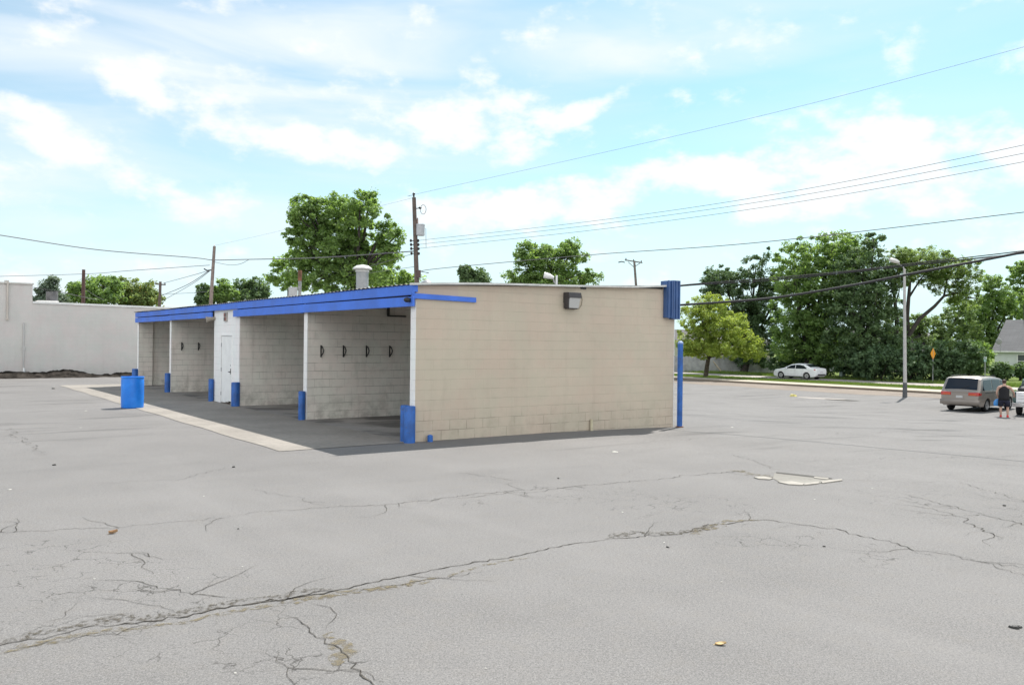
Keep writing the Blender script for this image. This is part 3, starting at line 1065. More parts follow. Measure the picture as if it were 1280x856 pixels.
# drip edge on the end wall and the gap left under it near the rear
mb = MB()
nn = 24
for i in range(nn):
    xa, xb = -0.2+(7.06+0.2)*i/nn, -0.2+(7.06+0.2)*(i+1)/nn
    dip = lambda x: 0.014*math.sin(x*1.1) - 0.03*math.exp(-((x-6.0)/1.0)**2)
    za, zb = roofz(xa)-0.005+dip(xa), roofz(xb)-0.005+dip(xb)
    mb.hexa([(xa, -0.115, za-0.02), (xb, -0.115, zb-0.02), (xb, -0.085, zb-0.02), (xa, -0.085, za-0.02), (xa, -0.115, za+0.022), (xb, -0.115, zb+0.022), (xb, -0.085, zb+0.022), (xa, -0.085, za+0.022)])
part(mb, 'drip_edge', worn('drip_edge_white', (0.6, 0.6, 0.58), 0.5, 0.2, 3))
mb = MB(); mb.hexa([(5.7, -0.012, 3.325), (6.95, -0.012, 3.34), (6.95, -0.003, 3.34), (5.7, -0.003, 3.325), (5.7, -0.012, 3.34), (6.95, -0.012, 3.41), (6.95, -0.003, 3.41), (5.7, -0.003, 3.34)])
part(mb, 'eave_gap', M['dark'])
mb = MB(); mb.box(4.28, 4.43, -0.03, -0.003, 3.22, 3.265); part(mb, 'eave_notch', M['dark'])
# rear mansard of ribbed blue metal, its end wrapping the corner
mb = MB()
zb_, zt_ = 2.64, 3.57
mb.box(6.98, 7.2, -0.13, 0.0-0.004, zb_, zt_-0.02)
mb.box(7.2, 7.45, -0.14, 0.30, zb_-0.03, zt_)
mb.box(7.2, 7.448, 0.302, LEN, zb_-0.03, 3.44)
for i in range(118):
    y = -0.05+0.2*i
    mb.box(7.445, 7.475, y, y+0.04, zb_-0.028, (zt_ if y < 0.25 else 3.44)-0.002)
for x in (7.0, 7.12, 7.27, 7.38):
    mb.box(x, x+0.03, -0.165, -0.139 if x > 7.2 else -0.129, zb_-0.015, zt_-0.01)
part(mb, 'rear_mansard', M['blue_metal'], bevel=0.006)
# rear pillars
for y in (0.0, 5.4, 10.5, 12.76, 18.2, LEN-0.2):
    mb = MB(); mb.box(W7+0.002, W7+0.02, y, y+0.2, -0.7, 2.9); part(mb, 'painted_pillar', M['white_y'])

# flood lamp on the end wall
def lamp_place(m):
    m.v = [(3.77+(x-3.2)*0.86, y, 2.76+(z-2.87)*0.86) for x, y, z in m.v]
    return m


lamp = MB()
lamp.hexa([(3.20, -0.02, 3.02), (3.62, -0.02, 3.02), (3.62, -0.003, 3.02), (3.20, -0.003, 3.02), (3.20, -0.02, 3.28), (3.62, -0.02, 3.28), (3.62, -0.003, 3.28), (3.20, -0.003, 3.28)])
lamp.hexa([(3.20, -0.22, 3.15), (3.62, -0.22, 3.15), (3.62, -0.02, 3.15), (3.20, -0.02, 3.15), (3.20, -0.20, 3.29), (3.62, -0.20, 3.29), (3.62, -0.02, 3.29), (3.20, -0.02, 3.29)])
lamp.box(3.20, 3.235, -0.18, -0.021, 2.88, 3.149)
lamp.box(3.236, 3.60, -0.10, -0.021, 2.862, 2.885)
lo = part(lamp_place(lamp), 'wall_lamp', worn('lamp_bronze', (0.055, 0.05, 0.052), 0.5, 0.2, 6), bevel=0.005)
mb = MB(); mb.hexa([(3.24, -0.14, 2.887), (3.595, -0.14, 2.887), (3.595, -0.022, 2.887), (3.24, -0.022, 2.887), (3.24, -0.20, 3.149), (3.595, -0.20, 3.149), (3.595, -0.022, 3.149), (3.24, -0.022, 3.149)])
tl = NT('lamp_lens')
_w = tl.n('ShaderNodeTexWave', Scale=14.0)
tl.l(tl.coord(), _w.inputs['Vector'])
tl.base(tl.mix(_w.outputs['Fac'], (0.33, 0.33, 0.33), (0.62, 0.62, 0.61)), 0.2, 0, 0.5)
part(lamp_place(mb), 'lens', tl.mat, lo)
mb = MB(); mb.tube([(3.60, -0.012, 2.89), (3.74, -0.012, 2.885), (3.82, -0.012, 2.98), (3.85, -0.012, 3.12), (3.82, -0.012, 3.25)], 0.008, 6); part(lamp_place(mb), 'lamp_cable', simple('cable_tan', (0.28, 0.24, 0.18), 0.7), lo)
# security lamp under the near fascia corner and one on the room
mb = MB(); mb.ellip((-0.17, 0.06, 2.80), (0.07, 0.07, 0.05)); mb.box(-0.13, -0.109, 0.02, 0.12, 2.76, 2.84); part(mb, 'security_lamp', M['dark'], smooth=True)
mb = MB()
mb.tube([(-0.02, 12.93, 2.66), (-0.16, 12.97, 2.64), (-0.26, 12.99, 2.62)], [0.05, 0.07, 0.10], 14); mb.tube([(-0.0085, 12.88, 2.66), (-0.04, 12.9, 2.66)], 0.06, 12)
part(mb, 'spot_lamp', simple('lamp_tan', (0.33, 0.29, 0.24), 0.6), auto=40)
# boom bracket under the roof of the nearest bay
mb = MB(); mb.box(2.2, 2.25, 5.32, 5.385, 2.66, 2.9); mb.box(2.2, 2.75, 5.32, 5.36, 2.64, 2.675); part(mb, 'boom_bracket', M['dark'])
# floor mat clips on the partitions
def clip(x, y, z=1.72):
    mb = MB()
    mb.box(x-0.018, x+0.018, y-0.014, y-0.002, z-0.15, z+0.15)
    mb.tube([(x, y-0.012, z+0.14), (x+0.02, y-0.06, z+0.10), (x+0.03, y-0.10, z+0.02), (x+0.02, y-0.09, z-0.05), (x, y-0.04, z-0.12), (x, y-0.014, z-0.15)], [0.012, 0.016, 0.017, 0.016, 0.014, 0.01], 8)
    return part(mb, 'mat_clip', simple('clip_black', (0.025, 0.025, 0.025), 0.4), auto=50)


for x in (0.36, 0.97, 1.62, 2.3):
    clip(x, 5.4)
for x in (0.37, 0.98):
    clip(x, 18.2)
# gas stub and blue cap at the foot of the end wall
mb = MB(); mb.tube([(4.62, -0.05, -0.2), (4.62, -0.05, 0.24)], 0.035, 10); part(mb, 'pipe_stub', worn('stub_beige', (0.55, 0.5, 0.36), 0.7, 0.2, 5), auto=40)
mb = MB(); mb.tube([(0.3, -0.09, -0.1), (0.3, -0.09, 0.11)], 0.055, 14); mb.ellip((0.3, -0.09, 0.11), (0.055, 0.055, 0.03)); part(mb, 'pipe_cap', M['blue_pipe'], auto=50)
# things on the roof
vx, vy = 3.4, 9.3
mb = MB(); mb.lathe([(0.19, roofz(vx)-0.1), (0.19, 4.16)], 24, (vx, vy, 0))
vb = part(mb, 'roof_vent', M['galv'], auto=40)
mb = MB(); mb.lathe([(0.21, 0.0), (0.21, 0.05), (0.20, 0.055), (0.20, 0.08), (0.30, 0.085), (0.295, 0.12), (0.18, 0.20), (0.05, 0.225)], 28, (vx, vy, 4.13)); part(mb, 'vent_cap', simple('cap_white', (0.52, 0.52, 0.51), 0.5), vb, auto=40)
fx, fy = 3.4, 14.3
mb = MB(); mb.tube([(fx, fy, roofz(fx)-0.1), (fx, fy, 4.15)], 0.06, 12)
fl = part(mb, 'flue_pipe', worn('flue_grey', (0.3, 0.3, 0.3), 0.6, 0.4, 6, metal=0.3), auto=40)
mb = MB(); mb.tube([(fx, fy, 4.12), (fx, fy, 4.5)], 0.072, 12); part(mb, 'rusty_top', M['rust'], fl, auto=40)
mb = MB(); mb.box(3.25, 3.5, 14.75, 15.0, roofz(3.3)-0.03, 3.92); part(mb, 'junction_box', simple('roof_box_grey', (0.45, 0.45, 0.45), 0.7), bevel=0.008)
px_, py_ = 4.0, 6.4
mb = MB(); mb.lathe([(0.09, -0.05), (0.09, 0.36), (0.17, 0.36), (0.15, 0.40), (0.04, 0.48)], 20, (px_, py_, roofz(px_))); part(mb, 'cap_vent', M['galv'], auto=40)
mb = MB(); mb.tube([(6.9, 4.05, 3.38), (6.9, 4.05, 3.92)], 0.03, 8); fo = part(mb, 'flood_light', simple('flood_white', (0.7, 0.7, 0.7), 0.5))
mb = MB(); mb.tube([(6.62, 4.28, 3.93), (6.74, 4.18, 3.89), (6.84, 4.10, 3.85)], [0.085, 0.075, 0.035], 14); part(mb, 'lamp_head', simple('flood_head', (0.66, 0.66, 0.65), 0.5), fo, auto=40)
mb = MB(); mb.tube([(6.82, 4.12, 3.86), (6.84, 4.08, 3.72), (6.9, 4.05, 3.66)], 0.02, 8); part(mb, 'lamp_arm', simple('flood_arm', (0.3, 0.3, 0.3), 0.6), fo)

# guard posts in front of the pillars
def bollard(x, y, r, h, label, rz=0, first=None):
    p = loc(x, y)
    z = g(p.x, p.y)
    root = thing('guard_post', label, 'guard post', (p.x, p.y, z), ANG, 'blue guard posts at the bay pillars')
    mb = MB()
    mb.lathe([(r, -0.1), (r, h-0.02), (r*0.93, h-0.005), (r*0.7, h)], 18)
    mb.build('post', M['blue_pipe'], root, auto=40)
    return root


bollard(-0.13, -0.02, 0.115, 0.72, 'wide blue pipe guard post at the near corner of the beige end wall')
bollard(-0.12, 0.2, 0.085, 0.72, 'narrower blue pipe guard post tucked behind the wide corner post')
bollard(-0.10, 5.47, 0.085, 0.72, 'blue guard post at the white pillar between the two nearest bays')
bollard(-0.10, 10.52, 0.125, 0.72, 'thick blue guard post beside the right edge of the white door wall')
bollard(-0.10, 12.93, 0.08, 0.72, 'slim blue guard post left of the white door')
bollard(-0.10, 18.28, 0.1, 0.72, 'blue guard post at the pillar between the two farthest bays')
bollard(-0.10, 23.5, 0.13, 0.72, 'blue guard post at the far end pillar behind the blue barrel')
p = loc(7.52, -0.09)
root = thing('tall_post', 'tall slim blue steel post at the rear corner of the beige end wall', 'post', (p.x, p.y, g(p.x, p.y)), ANG)
mb = MB(); mb.lathe([(0.068, -0.1), (0.068, 2.10)], 18); mb.build('post', M['blue_pipe'], root, auto=40)
mb = MB(); mb.lathe([(0.071, 2.085), (0.071, 2.115), (0.05, 2.14), (0.02, 2.15)], 18); mb.build('cap', simple('cap_pale_blue', (0.25, 0.35, 0.6), 0.5), root, auto=40)
mb = MB(); mb.lathe([(0.10, 0.0), (0.10, 0.025), (0.07, 0.03)], 18); mb.build('base_flange', M['rust'], root)

# ------------------------------------------------------------------ barrel
p = onground(165.5, 509.5)
root = thing('barrel', 'bright blue plastic barrel used as a trash can standing on the pale apron', 'barrel', p, 0.4)
tb = NT('blue_plastic')
_v = tb.coord()
tb.base(tb.mix(tb.ramp(tb.noise(_v, 3, 5), 0.35, 0.7), (0.008, 0.17, 0.66), (0.012, 0.22, 0.78)), 0.38, 0, 0.5)
prof = [(0.275, 0.0), (0.295, 0.015), (0.30, 0.05), (0.304, 0.30), (0.3055, 0.45), (0.305, 0.62), (0.303, 0.80), (0.297, 0.85), (0.312, 0.866), (0.312, 0.895), (0.298, 0.9), (0.29, 0.9), (0.288, 0.86), (0.285, 0.1)]
mb = MB(); mb.lathe(prof, 40); mb.build('drum', tb.mat, root, auto=35)
mb = MB(); mb.lathe([(0.02, 0.12), (0.27, 0.12), (0.286, 0.5), (0.2, 0.62), (0.02, 0.64)], 24); mb.build('trash_bag', simple('bag_black', (0.02, 0.02, 0.025), 0.35), root, auto=60)

# ------------------------------------------------------------------ grey building on the left
G0 = Vector((-25.6, 41.8, 0))
gb = thing('block_building', 'long pale grey painted block building with a raised parapet at its left end', 'building', G0, ANG)
M['grey_x'] = block_paint('grey_block_paint', (0.56, 0.54, 0.52), 'x', 0.09, 0.14, (0.33, 0.31, 0.29))
mb = MB(); mb.hexa([(1.4, 0, -1.2), (34, 0, -1.2), (34, 12, -1.2), (1.4, 12, -1.2), (1.4, 0, 3.80), (34, 0, 3.45), (34, 12, 3.45), (1.4, 12, 3.80)]); mb.build('wall', M['grey_x'], gb)
mb = MB(); mb.box(-14, 1.399, 0, 12, -1.0, 4.70); mb.build('parapet_wall', M['grey_x'], gb)
mb = MB(); mb.hexa([(1.405, -0.05, 3.74), (34, -0.05, 3.39), (34, 0.1, 3.39), (1.405, 0.1, 3.74), (1.405, -0.05, 3.84), (34, -0.05, 3.49), (34, 0.1, 3.49), (1.405, 0.1, 3.84)]); mb.build('roof_edge', worn('edge_white', (0.72, 0.72, 0.71), 0.6, 0.1, 2), gb)
mb = MB(); mb.box(-14, 1.45, -0.06, 0.25, 4.68, 4.76); mb.box(0.15, 0.35, -0.08, 0.0-0.06, 4.7, 4.85); mb.build('coping', worn('coping_grey', (0.55, 0.53, 0.5), 0.6, 0.1, 2), gb)
mb = MB(); mb.tube([(0.30, -0.06, 2.9), (0.30, -0.06, 4.8)], 0.045, 10); mb.box(0.24, 0.36, -0.10, -0.01, 2.86, 2.92); mb.build('vent_pipe', worn('pipe_cream', (0.52, 0.47, 0.42), 0.6, 0.1, 2), gb)
mb = MB(); mb.tube([(1.02, -0.05, 0.1), (1.02, -0.05, 2.75)], 0.03, 8); mb.box(0.96, 1.08, -0.10, -0.01, 1.35, 1.5); mb.build('conduit', worn('pipe_greyish', (0.5, 0.49, 0.48), 0.6, 0.1, 2), gb)
mb = MB(); mb.tube([(1.04, -0.09, -0.05), (1.04, -0.09, 0.45)], 0.05, 8); mb.build('white_stub', simple('stub_white', (0.75, 0.75, 0.75), 0.6), gb)
mb = MB(); mb.box(-0.75, -0.42, -0.06, -0.002, 2.6, 2.9); mb.build('meter_box', M['dark'], gb)
mb = MB(); mb.box(2.0, 3.0, 3.0, 4.0, 3.85, 4.02); u = mb.build('roof_unit', simple('unit_white', (0.7, 0.7, 0.7), 0.5), gb)
mb = MB(); mb.tube([(2.75, 3.6, 3.7), (2.75, 3.6, 4.55)], 0.3, 12); mb.build('roof_stack', worn('stack_grey', (0.09, 0.09, 0.095), 0.6, 0.3, 4), gb)
mb = MB(); mb.tube([(1.42, -0.03, 4.55), (2.4, -0.03, 4.42), (4.6, 1.5, 4.1)], 0.02, 6); mb.build('service_cable', M['dark'], gb)
# dirt bank along its foot
tt = NT('dark_soil')
_v = tt.coord()
tt.base(tt.mix(tt.ramp(tt.noise(_v, 3, 6, 0.7), 0.35, 0.7), (0.012, 0.0105, 0.009), (0.055, 0.048, 0.042)), 1.0, 0, 0.05)
tt.bump(tt.noise(_v, 14, 4), 1.0, 0.08)
M['soil'] = tt.mat
vs, fs = [], []
na, nb = 150, 12
for i in range(na+1):
    s = -13 + 22.5*i/na
    for j in range(nb+1):
        t = j/nb
        p = G0 + VR*s - VL*(0.02 + t*2.3)
        h = (0.22+0.12*math.sin(s*0.8)+0.08*math.sin(s*2.3+1))*math.sin(PI*min(1, 0.25+t*0.75))*(1-t*0.25) + random.uniform(-0.09, 0.09)*(1-t*0.8)
        vs.append((p.x, p.y, g(p.x, p.y)-0.03+max(-0.02, h*(0 if t > 0.97 else 1))))
for i in range(na):
    for j in range(nb):
        a = i*(nb+1)+j
        fs.append((a, a+1, a+nb+2, a+nb+1))
me = bpy.data.meshes.new('soil_bank'); me.from_pydata(vs, [], fs); me.update()
o = link_mesh('soil_bank', me, M['soil'], smooth=True)
tag(o, 'low bank of dark loose soil along the foot of the grey building', 'soil', kind='stuff')

# ------------------------------------------------------------------ poles and wires
M['wood'] = worn('weathered_pole', (0.13, 0.10, 0.085), 0.9, 0.35, 3)
M['wood_grey'] = worn('grey_pole', (0.17, 0.155, 0.14), 0.9, 0.3, 3)
M['wire'] = simple('wire_grey', (0.10, 0.10, 0.105), 0.7)
M['cable'] = simple('cable_black', (0.02, 0.02, 0.022), 0.6)


def pole(pxb, pyb, pxt, pyt, d, r, label, extra=None, mat=None):
    top = at(pxt, pyt, d)
    bot = at(pxb, pyb, d)
    dirn = (top-bot).normalized()
    zg = g(bot.x, bot.y)
    k = (bot.z-zg)/dirn.z
    base = bot - dirn*k
    root = thing('utility_pole', label, 'utility pole', base)
    mb = MB()
    mb.tube([(-dirn*0.3), (top-base)*0.5, (top-base)], [r*1.25, r*1.1, r*0.85], 12)
    mb.build('pole', mat or M['wood'], root, auto=60)
    return root, base, top


rp, rb, rt = pole(521, 352, 517.5, 247, 46, 0.125, 'weathered wooden utility pole with grey transformer behind the near end of the car wash')
def rel(px, py, d=46): return at(px, py, d)-rb
mb = MB()
c = rel(525.5, 288)
mb.lathe([(0.19, -0.30), (0.24, -0.28), (0.24, 0.26), (0.26, 0.27), (0.25, 0.33), (0.06, 0.37)], 20, c); tr_ = mb.build('transformer', simple('transformer_grey', (0.42, 0.44, 0.46), 0.45), rp, auto=40)
mb = MB(); q = rel(522, 279); mb.tube([q+Vector((0, -.05, -0.05)), q+Vector((0, -.05, 0.28))], [0.05, 0.035], 8); mb.build('bushing', simple('bushing', (0.2, 0.14, 0.12), 0.4), tr_)
mb = MB(); q = rel(519, 289); mb.box(q.x, c.x-0.1, q.y-0.06, q.y+0.06, c.z-0.06, c.z+0.06); mb.build('bracket', M['dark'], tr_)
mb = MB(); q = rel(519.5, 261); q2 = rel(525, 260)
mb.tube([q, q2], 0.025, 6); mb.ellip(q2, (0.09, 0.09, 0.07), 10, 6); mb.build('cutout_arm', M['dark'], rp)
mb = MB(); q = rel(529, 262)
mb.tube([q+Vector((0.16*math.cos(a*PI/6), 0, 0.26*math.sin(a*PI/6))) for a in range(13)], 0.015, 6); mb.build('jumper_loop', M['wire'], rp)
mb = MB(); q = rel(517.2, 244.5); mb.lathe([(0.05, -0.08), (0.05, 0.05), (0.08, 0.06), (0.07, 0.13), (0.03, 0.16)], 10, q); mb.build('pin_insulator', M['dark'], rp)
for py in (301, 306, 311, 317):
    mb = MB(); q = rel(518.2+(py-300)*0.05, py)
    mb.tube([q+Vector((-0.22, 0, 0)), q+Vector((0.24, 0, 0))], 0.025, 6); mb.ellip(q+Vector((0.2, -.05, 0)), (0.07, 0.07, 0.09), 8, 6); mb.ellip(q+Vector((-0.2, -.05, 0)), (0.07, 0.07, 0.09), 8, 6)
    mb.build('rack_insulator', M['dark'], rp)
mb = MB(); q = rel(522.5, 342.5); mb.box(q.x-0.03, q.x+0.16, q.y-0.2, q.y, q.z-0.22, q.z+0.2); mb.build('terminal_box', simple('terminal_dark', (0.09, 0.06, 0.055), 0.7), rp)
mb = MB(); q = rel(532.3, 286); q2 = rel(532.6, 310); mb.tube([rel(527, 283), q, q2], 0.012, 5); mb.build('drop_lead', M['wire'], rp)

r2_, b2_, t2_ = pole(263.8, 374, 268, 308, 60, 0.12, 'bare wooden pole rising behind the white equipment room of the car wash', mat=worn('pinkish_pole', (0.19, 0.155, 0.14), 0.9, 0.3, 3))
mb = MB(); mb.lathe([(0.05, -0.02), (0.05, 0.1), (0.02, 0.14)], 8, t2_-b2_); mb.build('pin_insulator', simple('pin_white', (0.6, 0.6, 0.6), 0.5), r2_)
r3_, b3_, t3_ = pole(103.8, 380, 104.6, 337, 75, 0.16, 'reddish brown wooden pole rising over the grey building roof', mat=worn('red_pole', (0.10, 0.058, 0.05), 0.9, 0.3, 3))
r4_, b4_, t4_ = pole(199.5, 378, 200.5, 352, 85, 0.15, 'distant pole with a short crossarm left of the car wash roof')
def crossarm(root, base, px0, px1, py0, py1, d, n=3, mat=None):
    a, b = at(px0, py0, d)-base, at(px1, py1, d)-base
    mb = MB(); mb.tube([a, b], 0.07, 6); ca = mb.build('crossarm', mat or M['wood'], root)
    for i in range(n):
        q = a.lerp(b, (i+0.15)/(n-0.7))
        mb = MB(); mb.lathe([(0.04, 0.04), (0.06, 0.12), (0.05, 0.2), (0.02, 0.24)], 8, q); mb.build('insulator', M['dark'], ca)
crossarm(r4_, b4_, 194, 207, 355, 356, 85)
r5_, b5_, t5_ = pole(795, 356, 792.8, 326, 90, 0.14, 'grey wooden pole with a T crossarm beyond the beige wall', mat=M['wood_grey'])
crossarm(r5_, b5_, 781, 803, 325, 328.5, 90, 3, M['wood_grey'])
mb = MB(); mb.tube([at(785, 327.5, 90)-b5_, at(792.5, 334, 90)-b5_, at(800, 329, 90)-b5_], 0.04, 5); mb.build('brace', M['wood_grey'], r5_)
mb = MB(); mb.tube([at(773, 328, 90)-b5_, at(777, 327, 90)-b5_, at(781, 328, 90)-b5_], 0.06, 5); mb.build('dead_end', M['dark'], r5_)
mb = MB(); q = at(261, 337, 60)
r6_, b6_, t6_ = None, None, None


def wire(pts, rad, label, group='overhead power lines', mat=None, n=36, cat='power line', name='power_line'):
    """pts: (px, py, depth) with a hanging curve between"""
    P = [at(*p) for p in pts]
    if len(P) == 2:
        out = [P[0].lerp(P[1], i/n) for i in range(n+1)]
    else:
        # quadratic through the points, per segment Catmull-Rom
        out = []
        for i in range(len(P)-1):
            p0, p1, p2, p3 = P[max(0, i-1)], P[i], P[i+1], P[min(len(P)-1, i+2)]
            for k in range(12):
                t = k/12
                out.append(0.5*((2*p1) + (p2-p0)*t + (2*p0-5*p1+4*p2-p3)*t*t + (3*p1-p0-3*p2+p3)*t**3))
        out.append(P[-1])
    mb = MB()
    mb.tube(out, rad, 6)
    o = mb.build(name, mat or M['wire'], smooth=True)
    tag(o, label, cat, group)
    return o


wire([(518, 244, 46), (528, 241, 45.5), (780, 185, 38), (1040, 123, 32), (1400, 26, 26)], 0.006, 'topmost thin power line rising across the sky from the pole top to the upper right')
wire([(520, 301, 46), (760, 274, 40), (1020, 234, 34), (1400, 156, 27)], 0.010, 'upper of three parallel power lines leaving the transformer pole to the right')
wire([(520, 306, 46), (760, 279, 40), (1020, 241, 34), (1400, 168, 27)], 0.010, 'middle of three parallel power lines leaving the transformer pole to the right')
wire([(520, 311, 46), (760, 285.5, 40), (1020, 249, 34), (1400, 180, 27)], 0.010, 'lowest of three parallel power lines leaving the transformer pole to the right')
wire([(521, 338, 46), (530, 340, 46), (536, 341, 46), (541, 336.5, 46), (740, 318.5, 42), (960, 302, 36), (1400, 251, 28)], 0.017, 'dark telephone line from low on the transformer pole passing the tree tops rightward', cat='telephone line')
wire([(838, 382.5, 21.4), (846, 381.5, 22), (960, 373, 21), (1060, 357.5, 20), (1140, 342, 19.2), (1280, 315, 18), (1500, 268, 16)], 0.031, 'thickest black cable sloping up to the right in front of the big trees', mat=M['cable'], cat='cable', name='power_cable')
wire([(613, 381, 27.3), (760, 370, 29), (846, 357, 30), (960, 348, 29), (1060, 339, 28), (1140, 329.5, 27), (1280, 313.5, 25), (1500, 284, 22)], 0.019, 'upper of two twisted dark cables in front of the big trees', mat=M['cable'], cat='cable', name='power_cable')
wire([(613, 382, 27.3), (760, 371, 29), (846, 358, 30), (960, 350.5, 29), (1060, 340.5, 28), (1140, 331.5, 27), (1280, 316.5, 25), (1500, 289, 22)], 0.025, 'lower of two twisted dark cables in front of the big trees', mat=M['cable'], cat='cable', name='power_cable')
wire([(-60, 285, 50), (0, 294, 52), (120, 312, 56), (240, 322, 59), (266, 325, 60), (300, 324.5, 58), (400, 322, 52), (518, 314, 46)], 0.03, 'thick dark line sagging across the sky at the left above the grey building')
wire([(266, 327, 60), (285, 331, 58), (300, 330, 56), (312, 324, 55)], 0.016, 'short slack wire loop hanging right of the bare pole')
wire([(-60, 347, 70), (104, 342.5, 75), (160, 338.5, 68), (262, 331.5, 60)], 0.022, 'thin wire running past the top of the reddish brown pole')
wire([(268, 307, 60), (340, 291, 70), (430, 268.5, 74), (490, 254, 66), (517.5, 247, 46.3)], 0.008, 'very faint high wire from the bare pole top to the transformer pole')
wire([(262, 338, 60), (234, 346, 70), (204, 354, 85)], 0.02, 'upper of three wires fanning down from the bare pole to the distant crossarm')
wire([(262, 338, 60), (234, 356, 70), (203, 369, 85)], 0.026, 'middle of three wires fanning down from the bare pole to the distant pole')
wire([(262, 339, 60), (240, 355, 68), (203, 376, 85)], 0.02, 'lowest of three wires fanning down from the bare pole to the distant pole')
wire([(201, 368, 85), (240, 366, 75), (264, 364, 60)], 0.018, 'level faint wire between the distant pole and the bare pole low over the roof')
wire([(104, 360, 75), (120, 370, 80), (130, 375, 84)], 0.02, 'short slack wire dropping right from the reddish brown pole')
wire([(520, 316, 46), (500, 322, 50), (430, 342, 62)], 0.014, 'wire from the transformer pole down into the large tree crown')
wire([(521, 333, 46), (470, 340, 55), (390, 350, 70)], 0.014, 'low wire behind the roof vent running left from the transformer pole')
mb = MB()
q = at(261, 337, 60)
mb.tube([at(255, 336, 60)-b2_, at(259, 338.2, 60)-b2_, at(264, 337.5, 60)-b2_, at(267, 339, 60)-b2_], 0.05, 6); mb.build('service_bracket', M['dark'], r2_)

# ------------------------------------------------------------------ trees
M['bark'] = worn('bark_brown', (0.09, 0.072, 0.058), 0.95, 0.4, 4)
M['bark_dark'] = worn('bark_dark', (0.05, 0.043, 0.038), 0.95, 0.4, 4)


def leaf_mesh(centres, radii, n_per, size, name, flat=0.5, droop=0.0):
    """many small folded leaf faces gathered in clumps"""
    C = np.repeat(np.asarray(centres, dtype=float), n_per, axis=0)
    Rr = np.repeat(np.asarray(radii, dtype=float), n_per, axis=0)
    N = len(C)
    d = RNG.normal(size=(N, 3))
    d /= np.linalg.norm(d, axis=1)[:, None]
    rr = RNG.random(N)**0.45
    P = C + d*Rr*rr[:, None]
    nrm = RNG.normal(size=(N, 3))*(1-flat) + np.array([0, 0, 1])*flat*1.4 + d*0.5
    nrm /= np.linalg.norm(nrm, axis=1)[:, None]
    t = np.cross(nrm, RNG.normal(size=(N, 3)))
    t /= np.linalg.norm(t, axis=1)[:, None]
    t[:, 2] -= droop
    b = np.cross(nrm, t)
    s = size*(0.5+1.1*RNG.random(N)**1.5)[:, None]
    w = s*(0.30+0.2*RNG.random(N))[:, None]
    bend = nrm*s*0.16
    V = np.empty((N, 4, 3))
    V[:, 0] = P - t*s*0.5
    V[:, 1] = P + b*w - bend
    V[:, 2] = P + t*s*0.5
    V[:, 3] = P - b*w - bend
    me = bpy.data.meshes.new(name)
    me.vertices.add(N*4)
    me.vertices.foreach_set('co', V.reshape(-1))
    me.loops.add(N*4)
    me.loops.foreach_set('vertex_index', np.arange(N*4, dtype=np.int32))
    me.polygons.add(N)
    me.polygons.foreach_set('loop_start', np.arange(0, N*4, 4, dtype=np.int32))
    me.polygons.foreach_set('loop_total', np.full(N, 4, dtype=np.int32))
    me.update(calc_edges=True)
    me.validate()
    return me


